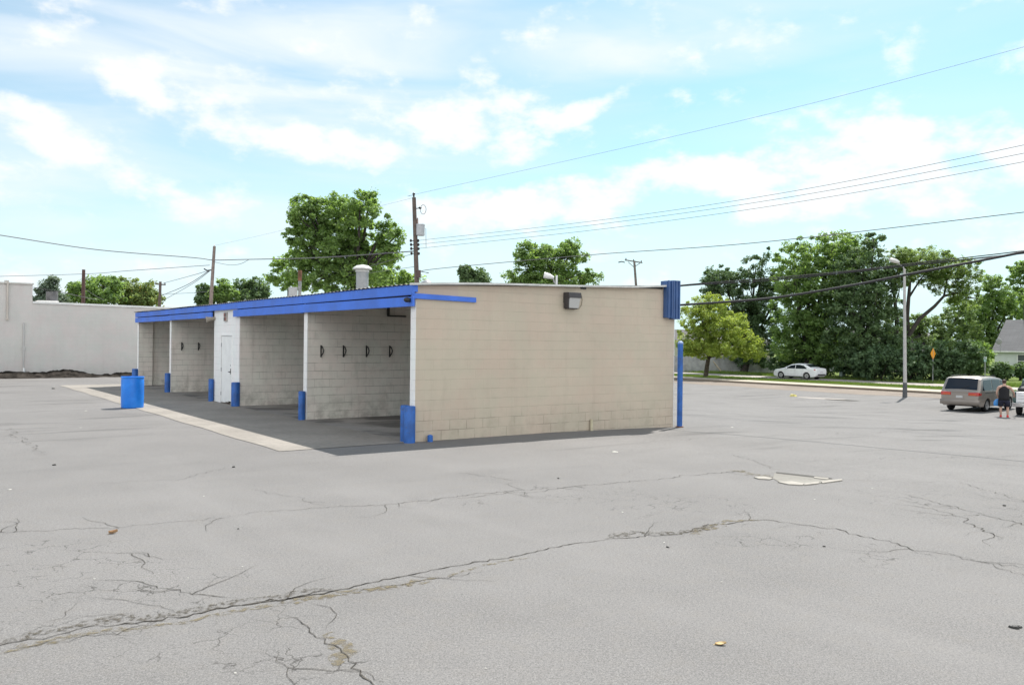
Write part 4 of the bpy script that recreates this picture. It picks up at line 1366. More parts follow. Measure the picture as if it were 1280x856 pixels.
def tree(name, label, cat, base, lumps, mat, bark, n_clumps, n_per, leaf, trunk_r, clump_r=0.6, fork=0.35, group=None, limbs=26, lean=(0, 0), flat=0.5, droop=0.0, squash=0.75, fork_h=None, paths=None):
    """lumps: (centre Vector, (rx, ry, rz)) in world; base: Vector on the ground"""
    root = thing(name, label, cat, base, 0, group)
    vol = np.array([r[0]*r[1]+r[0]*r[2] for _, r in lumps])
    vol = vol/vol.sum()
    cs, rs = [], []
    for (c, r), f in zip(lumps, vol):
        k = max(3, int(round(n_clumps*f)))
        for _ in range(k):
            d = Vector((random.gauss(0, 1), random.gauss(0, 1), random.gauss(0, 1))).normalized()
            rad = random.random()**0.38
            cr = clump_r*random.uniform(0.55, 1.45)
            if random.random() < 0.16:      # stray sprigs beyond the outline
                rad = random.uniform(0.96, 1.06)
                cr = clump_r*random.uniform(0.45, 0.75)
            p = Vector((c.x+d.x*r[0]*rad, c.y+d.y*r[1]*rad, c.z+d.z*r[2]*rad)) - base
            cs.append(tuple(p)); rs.append((cr, cr, cr*squash))
    link_mesh('crown', leaf_mesh(cs, rs, int(n_per*1.7), leaf*0.76, 'crown', flat, droop), mat, root)
    mb = MB()
    zs = [l[0].z-l[1][2] for l in lumps]
    cx = sum(l[0].x for l in lumps)/len(lumps) - base.x
    cy = sum(l[0].y for l in lumps)/len(lumps) - base.y
    top = max(l[0].z+l[1][2] for l in lumps) - base.z
    fh = fork_h if fork_h else max(0.8, (min(zs)-base.z) + 0.06*top)
    fh = min(fh, top*0.75)
    fkp = Vector((cx*0.25+lean[0], cy*0.25+lean[1], fh))
    mb.tube([Vector((0, 0, -0.2)), Vector((0, 0, 0.15)), fkp*0.5+Vector((random.uniform(-.1, .1), 0, 0)), fkp], [trunk_r*1.6, trunk_r*1.12, trunk_r*0.95, trunk_r*0.85], 10)
    # leaders into each lump, then limbs to the clumps
    leaders = []
    for path in (paths or ()):
        P = [Vector(q)-base for q, _ in path]
        rad = [q for _, q in path]
        mb.tube(P, rad, 8)
        for i in range(len(P)-1):
            if i or len(P) < 3:
                leaders.append((P[i], P[i].lerp(P[i+1], 0.5), P[i+1], rad[i]*1.3))
    for (c, r) in (lumps if not paths else ()):
        e = Vector(c) - base
        e.z += r[2]*0.25
        m = fkp.lerp(e, 0.5) + Vector((random.uniform(-.2, .2), random.uniform(-.2, .2), 0.15*r[2]))
        rr = trunk_r*(0.65 if len(lumps) < 3 else 0.5)
        mb.tube([fkp-Vector((0, 0, 0.15)), m, e], [rr, rr*0.7, rr*0.25], 7)
        leaders.append((fkp, m, e, rr))
    for _ in range(limbs):
        c = Vector(random.choice(cs))
        a, m, e, rr = min(leaders, key=lambda L_: (L_[2]-c).length)
        t = random.uniform(0.2, 0.95)
        st = a.lerp(m, t*2) if t < 0.5 else m.lerp(e, t*2-1)
        r0 = rr*0.45*(1-0.6*t)
        md = st.lerp(c, 0.55) + Vector((random.uniform(-.2, .2), random.uniform(-.2, .2), random.uniform(-0.1, 0.3)))
        mb.tube([st, md, c], [r0, r0*0.7, r0*0.25], 5, cap=False)
    mb.build('trunk', bark, root, smooth=True)
    return root


def lump(px, py, rx, ry, d, ratio=1.0):
    """an uneven bulge of crown seen at px, py with pixel radii rx, ry at depth d"""
    k = d/FPX
    return (at(px, py, d), (rx*k, rx*k*ratio, ry*k))


def tbase(px, d):
    p = at(px, 430, d)
    p.z = g(p.x, p.y)
    return p


L_mid = leaf_mat('leaves_mid_green', (0.100, 0.192, 0.049), (0.221, 0.337, 0.104))
L_bright = leaf_mat('leaves_bright_green', (0.119, 0.225, 0.053), (0.270, 0.395, 0.116))
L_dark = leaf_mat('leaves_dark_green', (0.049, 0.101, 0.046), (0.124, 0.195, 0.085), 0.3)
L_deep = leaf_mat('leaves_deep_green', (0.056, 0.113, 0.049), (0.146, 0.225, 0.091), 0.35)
L_yel = leaf_mat('leaves_yellow_green', (0.18, 0.262, 0.04), (0.335, 0.425, 0.085), 0.45, yellow=(0.3, 0.27, 0.04))
L_loc = leaf_mat('leaves_locust', (0.115, 0.19, 0.052), (0.24, 0.335, 0.115), 0.5)
L_con = leaf_mat('needles_grey_green', (0.075, 0.122, 0.088), (0.163, 0.216, 0.145), 0.25)

# behind the car wash
tree('broadleaf_tree', 'tall full crowned bright green tree behind the car wash roof vent', 'tree', tbase(448, 62),
     [lump(420, 268, 36, 24, 62), lump(450, 262, 26, 24, 60), lump(388, 290, 30, 24, 62), lump(480, 292, 19, 24, 61), lump(415, 310, 42, 26, 62), lump(462, 318, 34, 24, 62), lump(385, 258, 22, 14, 62), lump(445, 345, 44, 22, 62), lump(402, 345, 34, 22, 62), lump(372, 268, 14, 11, 61), lump(462, 247, 10, 9, 61), lump(488, 315, 12, 16, 61), lump(366, 292, 14, 15, 62), lump(494, 300, 9, 14, 61), lump(380, 322, 20, 18, 62), lump(430, 290, 40, 30, 62), lump(375, 345, 20, 18, 63)],
     L_mid, M['bark_dark'], 760, 46, 0.24, 0.34, 0.40, limbs=60)
tree('broadleaf_tree', 'thin sparse tree left of the big bright green tree with sky through it', 'tree', tbase(362, 66),
     [lump(352, 330, 12, 14, 66), lump(366, 322, 10, 10, 66), lump(342, 348, 11, 12, 66), lump(362, 352, 14, 12, 66)], L_bright, M['bark'], 64, 30, 0.24, 0.13, 0.36, limbs=24)
tree('broadleaf_tree', 'round low green tree just right of the roof vent below the transformer pole', 'tree', tbase(490, 72),
     [lump(486, 348, 26, 15, 72), lump(512, 354, 16, 10, 72), lump(468, 346, 16, 14, 72)], L_bright, M['bark'], 130, 40, 0.26, 0.2, 0.45)
tree('broadleaf_tree', 'wide loose green tree behind the top of the beige wall', 'tree', tbase(690, 75),
     [lump(690, 330, 34, 24, 75), lump(668, 322, 24, 16, 75), lump(715, 318, 20, 16, 75), lump(735, 346, 17, 10, 75), lump(652, 348, 24, 12, 75), lump(660, 312, 13, 9, 75), lump(712, 305, 10, 7, 75), lump(690, 352, 45, 12, 75)], L_mid, M['bark'], 480, 38, 0.24, 0.26, 0.42, limbs=50)
tree('broadleaf_tree', 'small dark round tree left of the loose tree over the beige wall', 'tree', tbase(592, 95),
     [lump(582, 342, 10, 9, 95), lump(602, 344, 11, 9, 95), lump(592, 352, 18, 8, 95)], L_deep, M['bark_dark'], 120, 40, 0.32, 0.2, 0.5)
# left, beyond the grey building
tree('conifer_tree', 'grey green feathery conifer beside the raised parapet of the grey building', 'tree', tbase(62, 80),
     [lump(62, 356, 9, 10, 80), lump(60, 366, 14, 8, 80), lump(56, 376, 20, 8, 80), lump(72, 374, 14, 8, 80), lump(66, 349, 6, 5, 80)], L_con, M['bark_dark'], 150, 34, 0.24, 0.2, 0.42, limbs=30, droop=0.2)
tree('broadleaf_tree', 'broad green tree directly behind the reddish brown pole', 'tree', tbase(115, 88),
     [lump(105, 364, 22, 14, 88), lump(130, 360, 22, 16, 88), lump(120, 374, 32, 10, 88), lump(92, 372, 14, 12, 88), lump(132, 351, 12, 6, 90)], L_mid, M['bark'], 230, 40, 0.3, 0.3, 0.5)
tree('broadleaf_tree', 'green tree with a few orange leaves between the reddish pole and the distant crossarm pole', 'tree', tbase(178, 92),
     [lump(165, 364, 18, 14, 92), lump(186, 366, 15, 15, 92), lump(175, 376, 28, 9, 92), lump(152, 356, 10, 8, 92)], leaf_mat('leaves_turning', (0.103, 0.180, 0.050), (0.239, 0.307, 0.097), 0.4, yellow=(0.3, 0.14, 0.03)), M['bark'], 210, 40, 0.3, 0.28, 0.5)
tree('broadleaf_tree', 'dark green tree just left of and behind the bare pole', 'tree', tbase(256, 100),
     [lump(254, 366, 11, 10, 100), lump(258, 375, 14, 6, 100)], L_deep, M['bark_dark'], 90, 40, 0.32, 0.2, 0.5)
tree('broadleaf_tree', 'rounded green tree just right of the bare pole over the blue fascia', 'tree', tbase(282, 100),
     [lump(280, 360, 12, 11, 100), lump(287, 370, 16, 8, 100), lump(272, 370, 12, 9, 100)], L_mid, M['bark_dark'], 110, 40, 0.32, 0.22, 0.5)
tree('broadleaf_tree', 'dark layered tree third from the bare pole toward the sparse tree', 'tree', tbase(318, 102),
     [lump(304, 360, 11, 10, 102), lump(320, 358, 11, 11, 102), lump(328, 366, 10, 8, 102), lump(314, 370, 22, 7, 102)], L_deep, M['bark_dark'], 140, 40, 0.32, 0.22, 0.5)
# right: the street tree
tree('street_tree', 'yellow green spreading young tree with a stout trunk on the grass verge', 'tree', onground(882, 472.5),
     [lump(880, 400, 34, 22, 80), lump(905, 412, 34, 22, 79), lump(862, 425, 20, 18, 80), lump(930, 430, 22, 14, 80), lump(895, 434, 46, 15, 80), lump(940, 442, 16, 10, 80), lump(888, 380, 22, 12, 80), lump(872, 388, 16, 16, 80), lump(915, 396, 16, 12, 80)],
     L_yel, M['bark'], 460, 60, 0.19, 0.22, 0.42, limbs=60, fork_h=2.2)
# big group of dark and green trees beyond the street
GRP = 'trees beyond the side street'
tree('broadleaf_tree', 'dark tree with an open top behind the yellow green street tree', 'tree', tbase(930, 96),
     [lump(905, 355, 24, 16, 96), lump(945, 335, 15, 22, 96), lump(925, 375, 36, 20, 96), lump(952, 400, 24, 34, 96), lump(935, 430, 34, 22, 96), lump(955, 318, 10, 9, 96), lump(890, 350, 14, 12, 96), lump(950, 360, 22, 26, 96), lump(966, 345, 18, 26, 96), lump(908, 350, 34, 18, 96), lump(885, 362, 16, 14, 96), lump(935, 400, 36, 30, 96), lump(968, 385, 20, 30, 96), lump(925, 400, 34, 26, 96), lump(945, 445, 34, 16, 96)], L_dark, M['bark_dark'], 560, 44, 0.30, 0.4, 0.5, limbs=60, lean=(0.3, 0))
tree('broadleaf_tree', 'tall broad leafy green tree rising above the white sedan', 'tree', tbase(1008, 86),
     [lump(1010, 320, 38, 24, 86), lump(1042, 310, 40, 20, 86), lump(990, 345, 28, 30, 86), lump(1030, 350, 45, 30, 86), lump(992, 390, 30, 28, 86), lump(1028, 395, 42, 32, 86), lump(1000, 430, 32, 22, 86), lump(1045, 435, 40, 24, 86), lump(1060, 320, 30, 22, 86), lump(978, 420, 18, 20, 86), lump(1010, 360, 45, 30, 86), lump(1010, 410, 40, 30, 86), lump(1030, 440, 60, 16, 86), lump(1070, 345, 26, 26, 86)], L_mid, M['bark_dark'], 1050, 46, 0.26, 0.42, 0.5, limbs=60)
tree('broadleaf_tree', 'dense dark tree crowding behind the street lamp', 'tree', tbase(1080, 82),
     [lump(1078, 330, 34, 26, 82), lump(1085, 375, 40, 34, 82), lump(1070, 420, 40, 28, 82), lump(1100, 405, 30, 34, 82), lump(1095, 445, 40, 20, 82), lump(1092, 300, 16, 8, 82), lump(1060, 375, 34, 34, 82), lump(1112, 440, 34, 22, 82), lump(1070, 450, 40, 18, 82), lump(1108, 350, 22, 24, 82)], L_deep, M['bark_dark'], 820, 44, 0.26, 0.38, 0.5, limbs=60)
LOCUST = [[((1134, 448, 82), 0.30), ((1135, 420, 82), 0.26), ((1150, 398, 82), 0.20), ((1168, 383, 82), 0.16), ((1180, 370, 82), 0.13), ((1196, 366, 82), 0.10), ((1212, 372, 82), 0.07), ((1226, 374, 82), 0.03)],
          [((1135, 420, 82), 0.24), ((1134, 395, 82), 0.2), ((1136, 370, 82), 0.17), ((1138, 345, 82), 0.12), ((1140, 325, 82), 0.06)],
          [((1120, 440, 82), 0.25), ((1121, 400, 82), 0.2), ((1118, 370, 82), 0.15), ((1114, 345, 82), 0.1), ((1108, 325, 82), 0.05)],
          [((1180, 370, 82), 0.11), ((1183, 352, 82), 0.08), ((1192, 336, 82), 0.05), ((1204, 330, 82), 0.03)],
          [((1136, 372, 82), 0.12), ((1150, 350, 82), 0.08), ((1165, 332, 82), 0.05), ((1172, 322, 82), 0.03)]]
tree('locust_tree', 'airy locust tree with a long dark limb arching right over open sky', 'tree', tbase(1136, 82),
     [lump(1150, 322, 34, 14, 82), lump(1182, 335, 30, 15, 82), lump(1210, 350, 20, 15, 82), lump(1130, 335, 24, 16, 82), lump(1195, 365, 26, 13, 82), lump(1165, 350, 20, 10, 82), lump(1120, 350, 16, 12, 82), lump(1165, 335, 40, 16, 83), lump(1215, 335, 14, 10, 82), lump(1128, 320, 22, 12, 82), lump(1205, 378, 22, 10, 83)], L_loc, M['bark_dark'], 640, 36, 0.20, 0.34, 0.42, limbs=64, fork_h=3.6, flat=0.65, paths=[[(at(*q), w) for q, w in pth] for pth in LOCUST])
tree('broadleaf_tree', 'mid height green tree filling the gap under the arching locust limb', 'tree', tbase(1160, 108),
     [lump(1155, 415, 34, 22, 108), lump(1190, 425, 28, 24, 108), lump(1130, 425, 22, 22, 108), lump(1165, 440, 50, 18, 108), lump(1205, 405, 18, 22, 108), lump(1215, 432, 24, 20, 108), lump(1142, 402, 18, 16, 108), lump(1178, 405, 22, 14, 108), lump(1205, 388, 22, 14, 108), lump(1118, 395, 14, 22, 108)], leaf_mat('leaves_light_mid', (0.105, 0.17, 0.055), (0.2, 0.29, 0.10), 0.4), M['bark_dark'], 520, 44, 0.30, 0.3, 0.5)
tree('broadleaf_tree', 'loose green tree between the locust and the white house roof', 'tree', tbase(1232, 112),
     [lump(1232, 395, 24, 26, 112), lump(1245, 370, 22, 20, 112), lump(1222, 425, 26, 22, 112), lump(1250, 415, 22, 26, 112), lump(1238, 352, 12, 12, 112), lump(1265, 385, 22, 24, 112), lump(1255, 430, 26, 22, 112), lump(1215, 400, 20, 22, 112)], L_mid, M['bark_dark'], 620, 42, 0.28, 0.34, 0.48, limbs=50)
tree('broadleaf_tree', 'green tree with a square topped crown behind the white house', 'tree', tbase(1285, 125),
     [lump(1274, 345, 17, 12, 125), lump(1285, 335, 22, 9, 125), lump(1280, 375, 24, 20, 125), lump(1310, 350, 26, 26, 125), lump(1290, 400, 26, 20, 125)], L_mid, M['bark_dark'], 330, 38, 0.34, 0.36, 0.55)
for px, d, lab in ((1340, 100, 'green tree beyond the right edge'),):
    pass

# hedge and shrubs beyond the side street
def shrub(px, py, rx, ry, d, mat, label, n=90, per=40, group=None, leaf=0.22):
    b = tbase(px, d)
    root = thing('shrub', label, 'shrub', b, 0, group)
    cs, rs = [], []
    c, r = lump(px, py, rx, ry, d)
    for _ in range(n):
        dd = Vector((random.gauss(0, 1), random.gauss(0, 1), random.gauss(0, 1))).normalized()
        rad = random.random()**0.35
        p = Vector((c.x+dd.x*r[0]*rad, c.y+dd.y*min(r[1], 2.0)*rad, c.z+dd.z*r[2]*rad))-b
        p.z = max(0.15, p.z)
        cr = random.uniform(0.25, 0.5)
        cs.append(tuple(p)); rs.append((cr, cr, cr*0.8))
    link_mesh('foliage', leaf_mesh(cs, rs, per, leaf, 'foliage'), mat, root)
    mb = MB()
    for _ in range(9):
        e = Vector(random.choice(cs))
        mb.tube([Vector((random.uniform(-.2, .2), random.uniform(-.2, .2), -0.1)), Vector((e.x*0.5, e.y*0.5, e.z*0.6)), e], [0.05, 0.035, 0.012], 5)
    mb.build('stems', M['bark_dark'], root)
    return root


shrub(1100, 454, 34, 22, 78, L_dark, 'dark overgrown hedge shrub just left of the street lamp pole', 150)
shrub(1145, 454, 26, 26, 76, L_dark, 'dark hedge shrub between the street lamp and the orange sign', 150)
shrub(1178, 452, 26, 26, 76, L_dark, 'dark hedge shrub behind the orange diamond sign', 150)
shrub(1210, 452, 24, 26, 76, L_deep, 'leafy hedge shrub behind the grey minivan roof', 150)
shrub(1222, 442, 16, 14, 79, L_bright, 'sunlit light green hedge top behind the slim street sign post', 70)
shrub(1253, 464, 13, 11, 82, L_deep, 'rounded shrub at the left corner of the white house', 70)
shrub(1276, 464, 9, 12, 82, L_deep, 'narrow shrub under the white house window', 60)
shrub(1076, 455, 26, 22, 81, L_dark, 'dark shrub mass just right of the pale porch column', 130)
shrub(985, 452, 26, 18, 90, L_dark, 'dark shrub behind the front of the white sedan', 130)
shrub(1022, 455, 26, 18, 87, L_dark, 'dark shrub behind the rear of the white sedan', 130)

# rough grass, blade by blade
def blades(name, fn, n, h, label, mat):
    P = np.empty((n, 3))
    for i in range(n):
        P[i] = fn()
    a = RNG.random(n)*2*PI
    hh = h*(0.5+RNG.random(n))
    w = 0.02+0.02*RNG.random(n)
    V = np.empty((n, 3, 3))
    dx, dy = np.cos(a), np.sin(a)
    V[:, 0] = P + np.stack([dx*w, dy*w, np.zeros(n)], 1)
    V[:, 1] = P - np.stack([dx*w, dy*w, np.zeros(n)], 1)
    V[:, 2] = P + np.stack([RNG.normal(size=n)*0.05, RNG.normal(size=n)*0.05, hh], 1)
    me = bpy.data.meshes.new(name)
    me.from_pydata(V.reshape(-1, 3).tolist(), [], [(3*i, 3*i+1, 3*i+2) for i in range(n)])
    o = link_mesh(name, me, mat)
    tag(o, label, 'grass', kind='stuff')


def verge_pt():
    p = street(random.uniform(61.85, 67.2), random.uniform(-10, 70))
    return (p.x, p.y, p.z+0.11)


def weeds_pt():
    p = street(random.uniform(72.3, 76.5)+abs(random.gauss(0, 1)), random.uniform(-5, 70))
    return (p.x, p.y, p.z+0.12)


blades('grass', verge_pt, 60000, 0.09, 'short green grass on the verge behind the kerb', M['grass'])
blades('weeds', weeds_pt, 26000, 0.22, 'rough weedy grass in front of the wooden fence', M['grass'])

# ------------------------------------------------------------------ fence, boards
M['fence'] = worn('fence_silver_wood', (0.36, 0.37, 0.39), 0.9, 0.25, 1.5)
f0, f1 = onground(790, 466.0), onground(968, 467)
fv = (f1-f0); FL = fv.length
root = thing('wooden_fence', 'weathered grey board fence behind the yellow green street tree', 'fence', f0, math.atan2(fv.y, fv.x))
mb = MB()
x = 0.0
i = 0
while x < FL:
    w = 0.14
    h = 1.95 + random.uniform(-0.03, 0.03) - (0.0 if x < FL*0.7 else 0.12)
    mb.box(x, x+w, -0.02+random.uniform(-.004, .004), 0.0, 0.05, h)
    x += w + random.uniform(0.008, 0.022)
    i += 1
mb.build('pickets', M['fence'], root)
mb = MB()
for z in (0.4, 1.5):
    mb.box(0, FL, 0.006, 0.05, z, z+0.09)
mb.build('rails', M['fence'], root)
for k in range(int(FL/2.4)+1):
    mb = MB(); mb.box(2.4*k, 2.4*k+0.1, 0.051, 0.15, 0, 1.9); mb.build('post', M['fence'], root)
mb = MB(); a, b = at(887, 446, 97), onground(904, 467)
mb.tube([a, b], 0.07, 4); o = mb.build('leaning_board', worn('raw_board', (0.42, 0.36, 0.27), 0.8, 0.2, 2)); tag(o, 'pale plank leaning against the fence beside the street tree trunk', 'plank')
mb = MB(); a, b = at(979, 443, 98), at(970, 458, 96)
b.z = g(b.x, b.y)+0.3
mb.tube([a, b+Vector((-.4, 0, -0.2))], 0.05, 4); o = mb.build('leaning_pole', worn('raw_pole', (0.3, 0.26, 0.2), 0.8, 0.2, 2)); tag(o, 'thin pole leaning at the right end of the fence above the sedan hood', 'pole')

# ------------------------------------------------------------------ houses
M['siding'] = None
def siding(name, c):
    t = NT(name)
    v = t.coord()
    s = t.n('ShaderNodeSeparateXYZ'); t.l(v, s.inputs[0])
    saw = t.math('FRACT', t.math('MULTIPLY', s.outputs[2], 7.0))
    t.base(t.mix(t.ramp(t.noise(v, 1.5, 5), 0.3, 0.7), tuple(x*0.92 for x in c), c), 0.7, 0, 0.3)
    t.bump(saw, 0.8, 0.02)
    return t.mat


def shingle(name, c):
    t = NT(name)
    v = t.coord()
    br = t.n('ShaderNodeTexBrick', Scale=1.0)
    br.inputs['Brick Width'].default_value = 0.9; br.inputs['Row Height'].default_value = 0.14; br.inputs['Mortar Size'].default_value = 0.012
    br.inputs['Color1'].default_value = (*[x*0.85 for x in c], 1); br.inputs['Color2'].default_value = (*[x*1.12 for x in c], 1); br.inputs['Mortar'].default_value = (*[x*0.55 for x in c], 1)
    s = t.n('ShaderNodeSeparateXYZ'); t.l(v, s.inputs[0])
    cb = t.n('ShaderNodeCombineXYZ'); t.l(s.outputs[0], cb.inputs[0]); t.l(t.math('MULTIPLY', s.outputs[2], 1.4), cb.inputs[1])
    t.l(cb.outputs[0], br.inputs['Vector'])
    t.base(t.mix(t.math('MULTIPLY', t.noise(v, 2, 5), 0.5), br.outputs['Color'], tuple(x*0.75 for x in c)), 0.95, 0, 0.15)
    return t.mat


def glass(name, c=(0.03, 0.035, 0.04)):
    return simple(name, c, 0.12, 0, 0.6)


M['glass'] = glass('dark_glass')


def house(label, origin, rz, w, dep, hw, hr, wallc, roofc, windows=(), cat='house', over=0.35):
    """ridge along local x; front eave wall at y=0"""
    root = thing('house', label, cat, origin, rz)
    wm = siding('siding', wallc); rm = shingle('shingles', roofc)
    mb = MB()
    mb.add([(0, 0, -0.3), (w, 0, -0.3), (w, dep, -0.3), (0, dep, -0.3), (0, 0, hw), (w, 0, hw), (w, dep, hw), (0, dep, hw), (0, dep/2, hw+hr-0.05), (w, dep/2, hw+hr-0.05)],
           [(0, 1, 5, 4), (1, 2, 6, 9, 5), (2, 3, 7, 6), (3, 0, 4, 8, 7), (0, 3, 2, 1)])
    mb.build('wall', wm, root)
    mb = MB()
    sl = hr/(dep/2)
    for (ya, yb) in ((-over, dep/2), (dep+over, dep/2)):
        za = hw - over*sl
        mb.hexa([(-0.25, ya, za), (w+0.25, ya, za), (w+0.25, yb, hw+hr), (-0.25, yb, hw+hr), (-0.25, ya, za+0.1), (w+0.25, ya, za+0.1), (w+0.25, yb, hw+hr+0.1), (-0.25, yb, hw+hr+0.1)])
    rf = mb.build('roof', rm, root)
    mb = MB(); mb.box(-0.27, w+0.27, -over-0.03, -over-0.002, hw-over*sl-0.02, hw-over*sl+0.12); mb.build('gutter', simple('gutter_white', (0.75, 0.75, 0.75), 0.5), root)
    for (x0, x1, z0, z1) in windows:
        mb = MB()
        f = 0.08
        mb.box(x0-f, x0, -0.05, -0.003, z0-f, z1+f); mb.box(x1, x1+f, -0.05, -0.003, z0-f, z1+f); mb.box(x0, x1, -0.05, -0.003, z1, z1+f); mb.box(x0, x1, -0.06, -0.003, z0-f, z0); mb.box(x0, x1, -0.045, -0.003, (z0+z1)/2-0.03, (z0+z1)/2+0.03)
        wo = mb.build('window', simple('window_white', (0.78, 0.78, 0.78), 0.5), root)
        mb = MB(); mb.box(x0+0.002, x1-0.002, -0.02, -0.004, z0+0.002, (z0+z1)/2-0.032); mb.box(x0+0.002, x1-0.002, -0.018, -0.004, (z0+z1)/2+0.032, z1-0.002); mb.build('pane', glass('pane', (0.1, 0.11, 0.12)), wo)
    return root


hd = 95
h0 = tbase(1243.5, hd); h0.z += 0.1
hr_ = house('white sided house with a grey shingled roof at the right edge', h0, -0.83, 13, 9, 3.0, 3.4, (0.62, 0.65, 0.66), (0.16, 0.16, 0.165), ((2.35, 3.2, 1.05, 2.45), (6, 7.2, 1.05, 2.45)))
# satellite dish
mb = MB(); mb.tube([(0.7, -0.45, 2.8), (0.7, -0.45, 3.7)], 0.03, 6); ds = mb.build('dish_mast', M['galv'], hr_)
mb = MB(); mb.ellip((0.6, -0.6, 3.95), (0.34, 0.07, 0.34), 16, 8); mb.build('dish', simple('dish_grey', (0.3, 0.3, 0.31), 0.6), ds, smooth=True)
mb = MB(); mb.tube([(1.6, 4.4, 5.9), (1.6, 4.4, 8.2)], 0.03, 6); mb.build('antenna', M['dark'], hr_)
h1 = tbase(850, 112); h1.z += 0.1
house('cream house half hidden behind the board fence and street tree', h1, 0.05, 12.5, 8, 2.8, 2.4, (0.52, 0.49, 0.40), (0.17, 0.165, 0.17), ((0.4, 0.9, 1.2, 2.4), (1.5, 2.2, 1.2, 2.4), (4.4, 5.4, 1.2, 2.4)))
h2 = tbase(1190, 130); h2.z += 0.1
house('small pale gabled house glimpsed between the hedge and the loose tree', h2, 1.3, 7, 5.5, 2.9, 2.6, (0.5, 0.51, 0.52), (0.2, 0.2, 0.2), ())
h3 = tbase(1052, 104); h3.z += 0.1
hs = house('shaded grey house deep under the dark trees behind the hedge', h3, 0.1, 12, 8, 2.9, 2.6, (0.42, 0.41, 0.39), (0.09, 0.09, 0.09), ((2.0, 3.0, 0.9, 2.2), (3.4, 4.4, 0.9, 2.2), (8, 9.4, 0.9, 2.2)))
pc = tbase(1053, 83)
root = thing('porch_column', 'pale green boxed column with a small cap standing in the shade right of the sedan', 'column', pc, 0.5)
mb = MB(); mb.box(-0.2, 0.2, -0.2, 0.2, 0, 2.35); mb.build('shaft', worn('column_pale', (0.45, 0.52, 0.5), 0.7, 0.15, 2), root, bevel=0.01)
mb = MB(); mb.box(-0.28, 0.28, -0.28, 0.28, 2.35, 2.5); mb.build('cap', simple('column_cap', (0.65, 0.67, 0.68), 0.6), root)
mb = MB(); mb.box(-0.26, 0.26, -0.26, 0.26, 0.0, 0.25); mb.build('plinth', simple('column_plinth', (0.3, 0.3, 0.28), 0.7), root)

# ------------------------------------------------------------------ street furniture
p = onground(1131, 496.5)
root = thing('street_lamp', 'tall slim grey street lamp with a rounded white head beside the kerb', 'street lamp', p)
ld = p.y
top = at(1130.5, 336, ld)-p
mb = MB(); mb.tube([(0, 0, 0), (0, 0, 0.95)], [0.15, 0.13], 14); mb.build('base_cover', worn('lamp_base_dark', (0.09, 0.095, 0.1), 0.7, 0.2, 4), root, auto=50)
mb = MB(); mb.tube([(0, 0, 0.95), top*0.5+Vector((0, 0, 0.4)), top], [0.115, 0.10, 0.075], 14); mb.build('pole', worn('lamp_pole_grey', (0.42, 0.41, 0.40), 0.6, 0.15, 2), root, auto=60)
e = at(1122.5, 329, ld)-p
mb = MB(); mb.tube([top-Vector((0, 0, 0.1)), top+Vector((-0.08, 0, 0.12)), e], [0.05, 0.04, 0.035], 8); mb.build('arm', simple('lamp_arm_grey', (0.35, 0.35, 0.35), 0.5), root, auto=60)
c = at(1118, 326, ld)-p
mb = MB(); mb.ellip((0, 0, 0), (0.36, 0.17, 0.14), 20, 12)
rot = Matrix.Rotation(R(18), 3, 'Y')
mb.v = [tuple(rot @ Vector(q) + c) for q in mb.v]
mb.build('lamp_head', simple('lamp_head_white', (0.6, 0.6, 0.58), 0.4), root, smooth=True)

p = onground(1166, 480)
root = thing('warning_sign', 'blank orange diamond sign seen nearly edge on before the dark hedge', 'sign', p, R(0))
mb = MB(); mb.tube([(0, 0.03, 0), (0, 0.03, 3.1)], 0.035, 8); mb.build('sign_post', M['galv'], root)
mb = MB()
a = 0.46
mb.add([(-a, 0, 2.7), (0, 0, 2.7-a*1.12), (a, 0, 2.7), (0, 0, 2.7+a*1.12), (-a, 0.012, 2.7), (0, 0.012, 2.7-a*1.12), (a, 0.012, 2.7), (0, 0.012, 2.7+a*1.12)],
       [(0, 1, 2, 3), (7, 6, 5, 4), (0, 4, 5, 1), (1, 5, 6, 2), (2, 6, 7, 3), (3, 7, 4, 0)])
mb.v = [tuple(Matrix.Rotation(R(36), 3, 'Z') @ Vector(q)) for q in mb.v]
mb.build('sign_plate', simple('sign_orange', (0.75, 0.30, 0.015), 0.5), root)

p = onground(1231, 481)
root = thing('street_sign', 'slim post with small pale green street name blades behind the minivan roof', 'sign', p)
mb = MB(); mb.tube([(0, 0, 0), (0, 0, 2.35)], 0.035, 8); mb.build('post', M['galv'], root)
mb = MB(); mb.box(-0.10, 0.10, -0.02, 0.02, 2.05, 2.27); mb.build('name_blade', simple('blade_teal', (0.3, 0.5, 0.5), 0.5), root)
mb = MB(); mb.box(-0.02, 0.02, -0.22, 0.22, 2.28, 2.5); mb.build('name_blade', simple('blade_pale', (0.6, 0.68, 0.66), 0.5), root)

# ------------------------------------------------------------------ vehicles
def interp(tab, x):
    if x <= tab[0][0]: return tab[0][1]
    for (a, b), (c, d) in zip(tab, tab[1:]):
        if x <= c:
            t = (x-a)/(c-a)
            return b+(d-b)*t
    return tab[-1][1]


def paint(name, c, metal=0.4, rough=0.28):
    t = NT(name)
    v = t.coord()
    t.base(t.mix(t.ramp(t.noise(v, 2, 4), 0.3, 0.7), tuple(x*0.9 for x in c), c), t.ramp(t.noise(v, 3, 5), 0.3, 0.7, rough, rough+0.15), metal, 0.5)
    t.b.inputs['Coat Weight'].default_value = 0.5
    t.b.inputs['Coat Roughness'].default_value = 0.08
    return t.mat


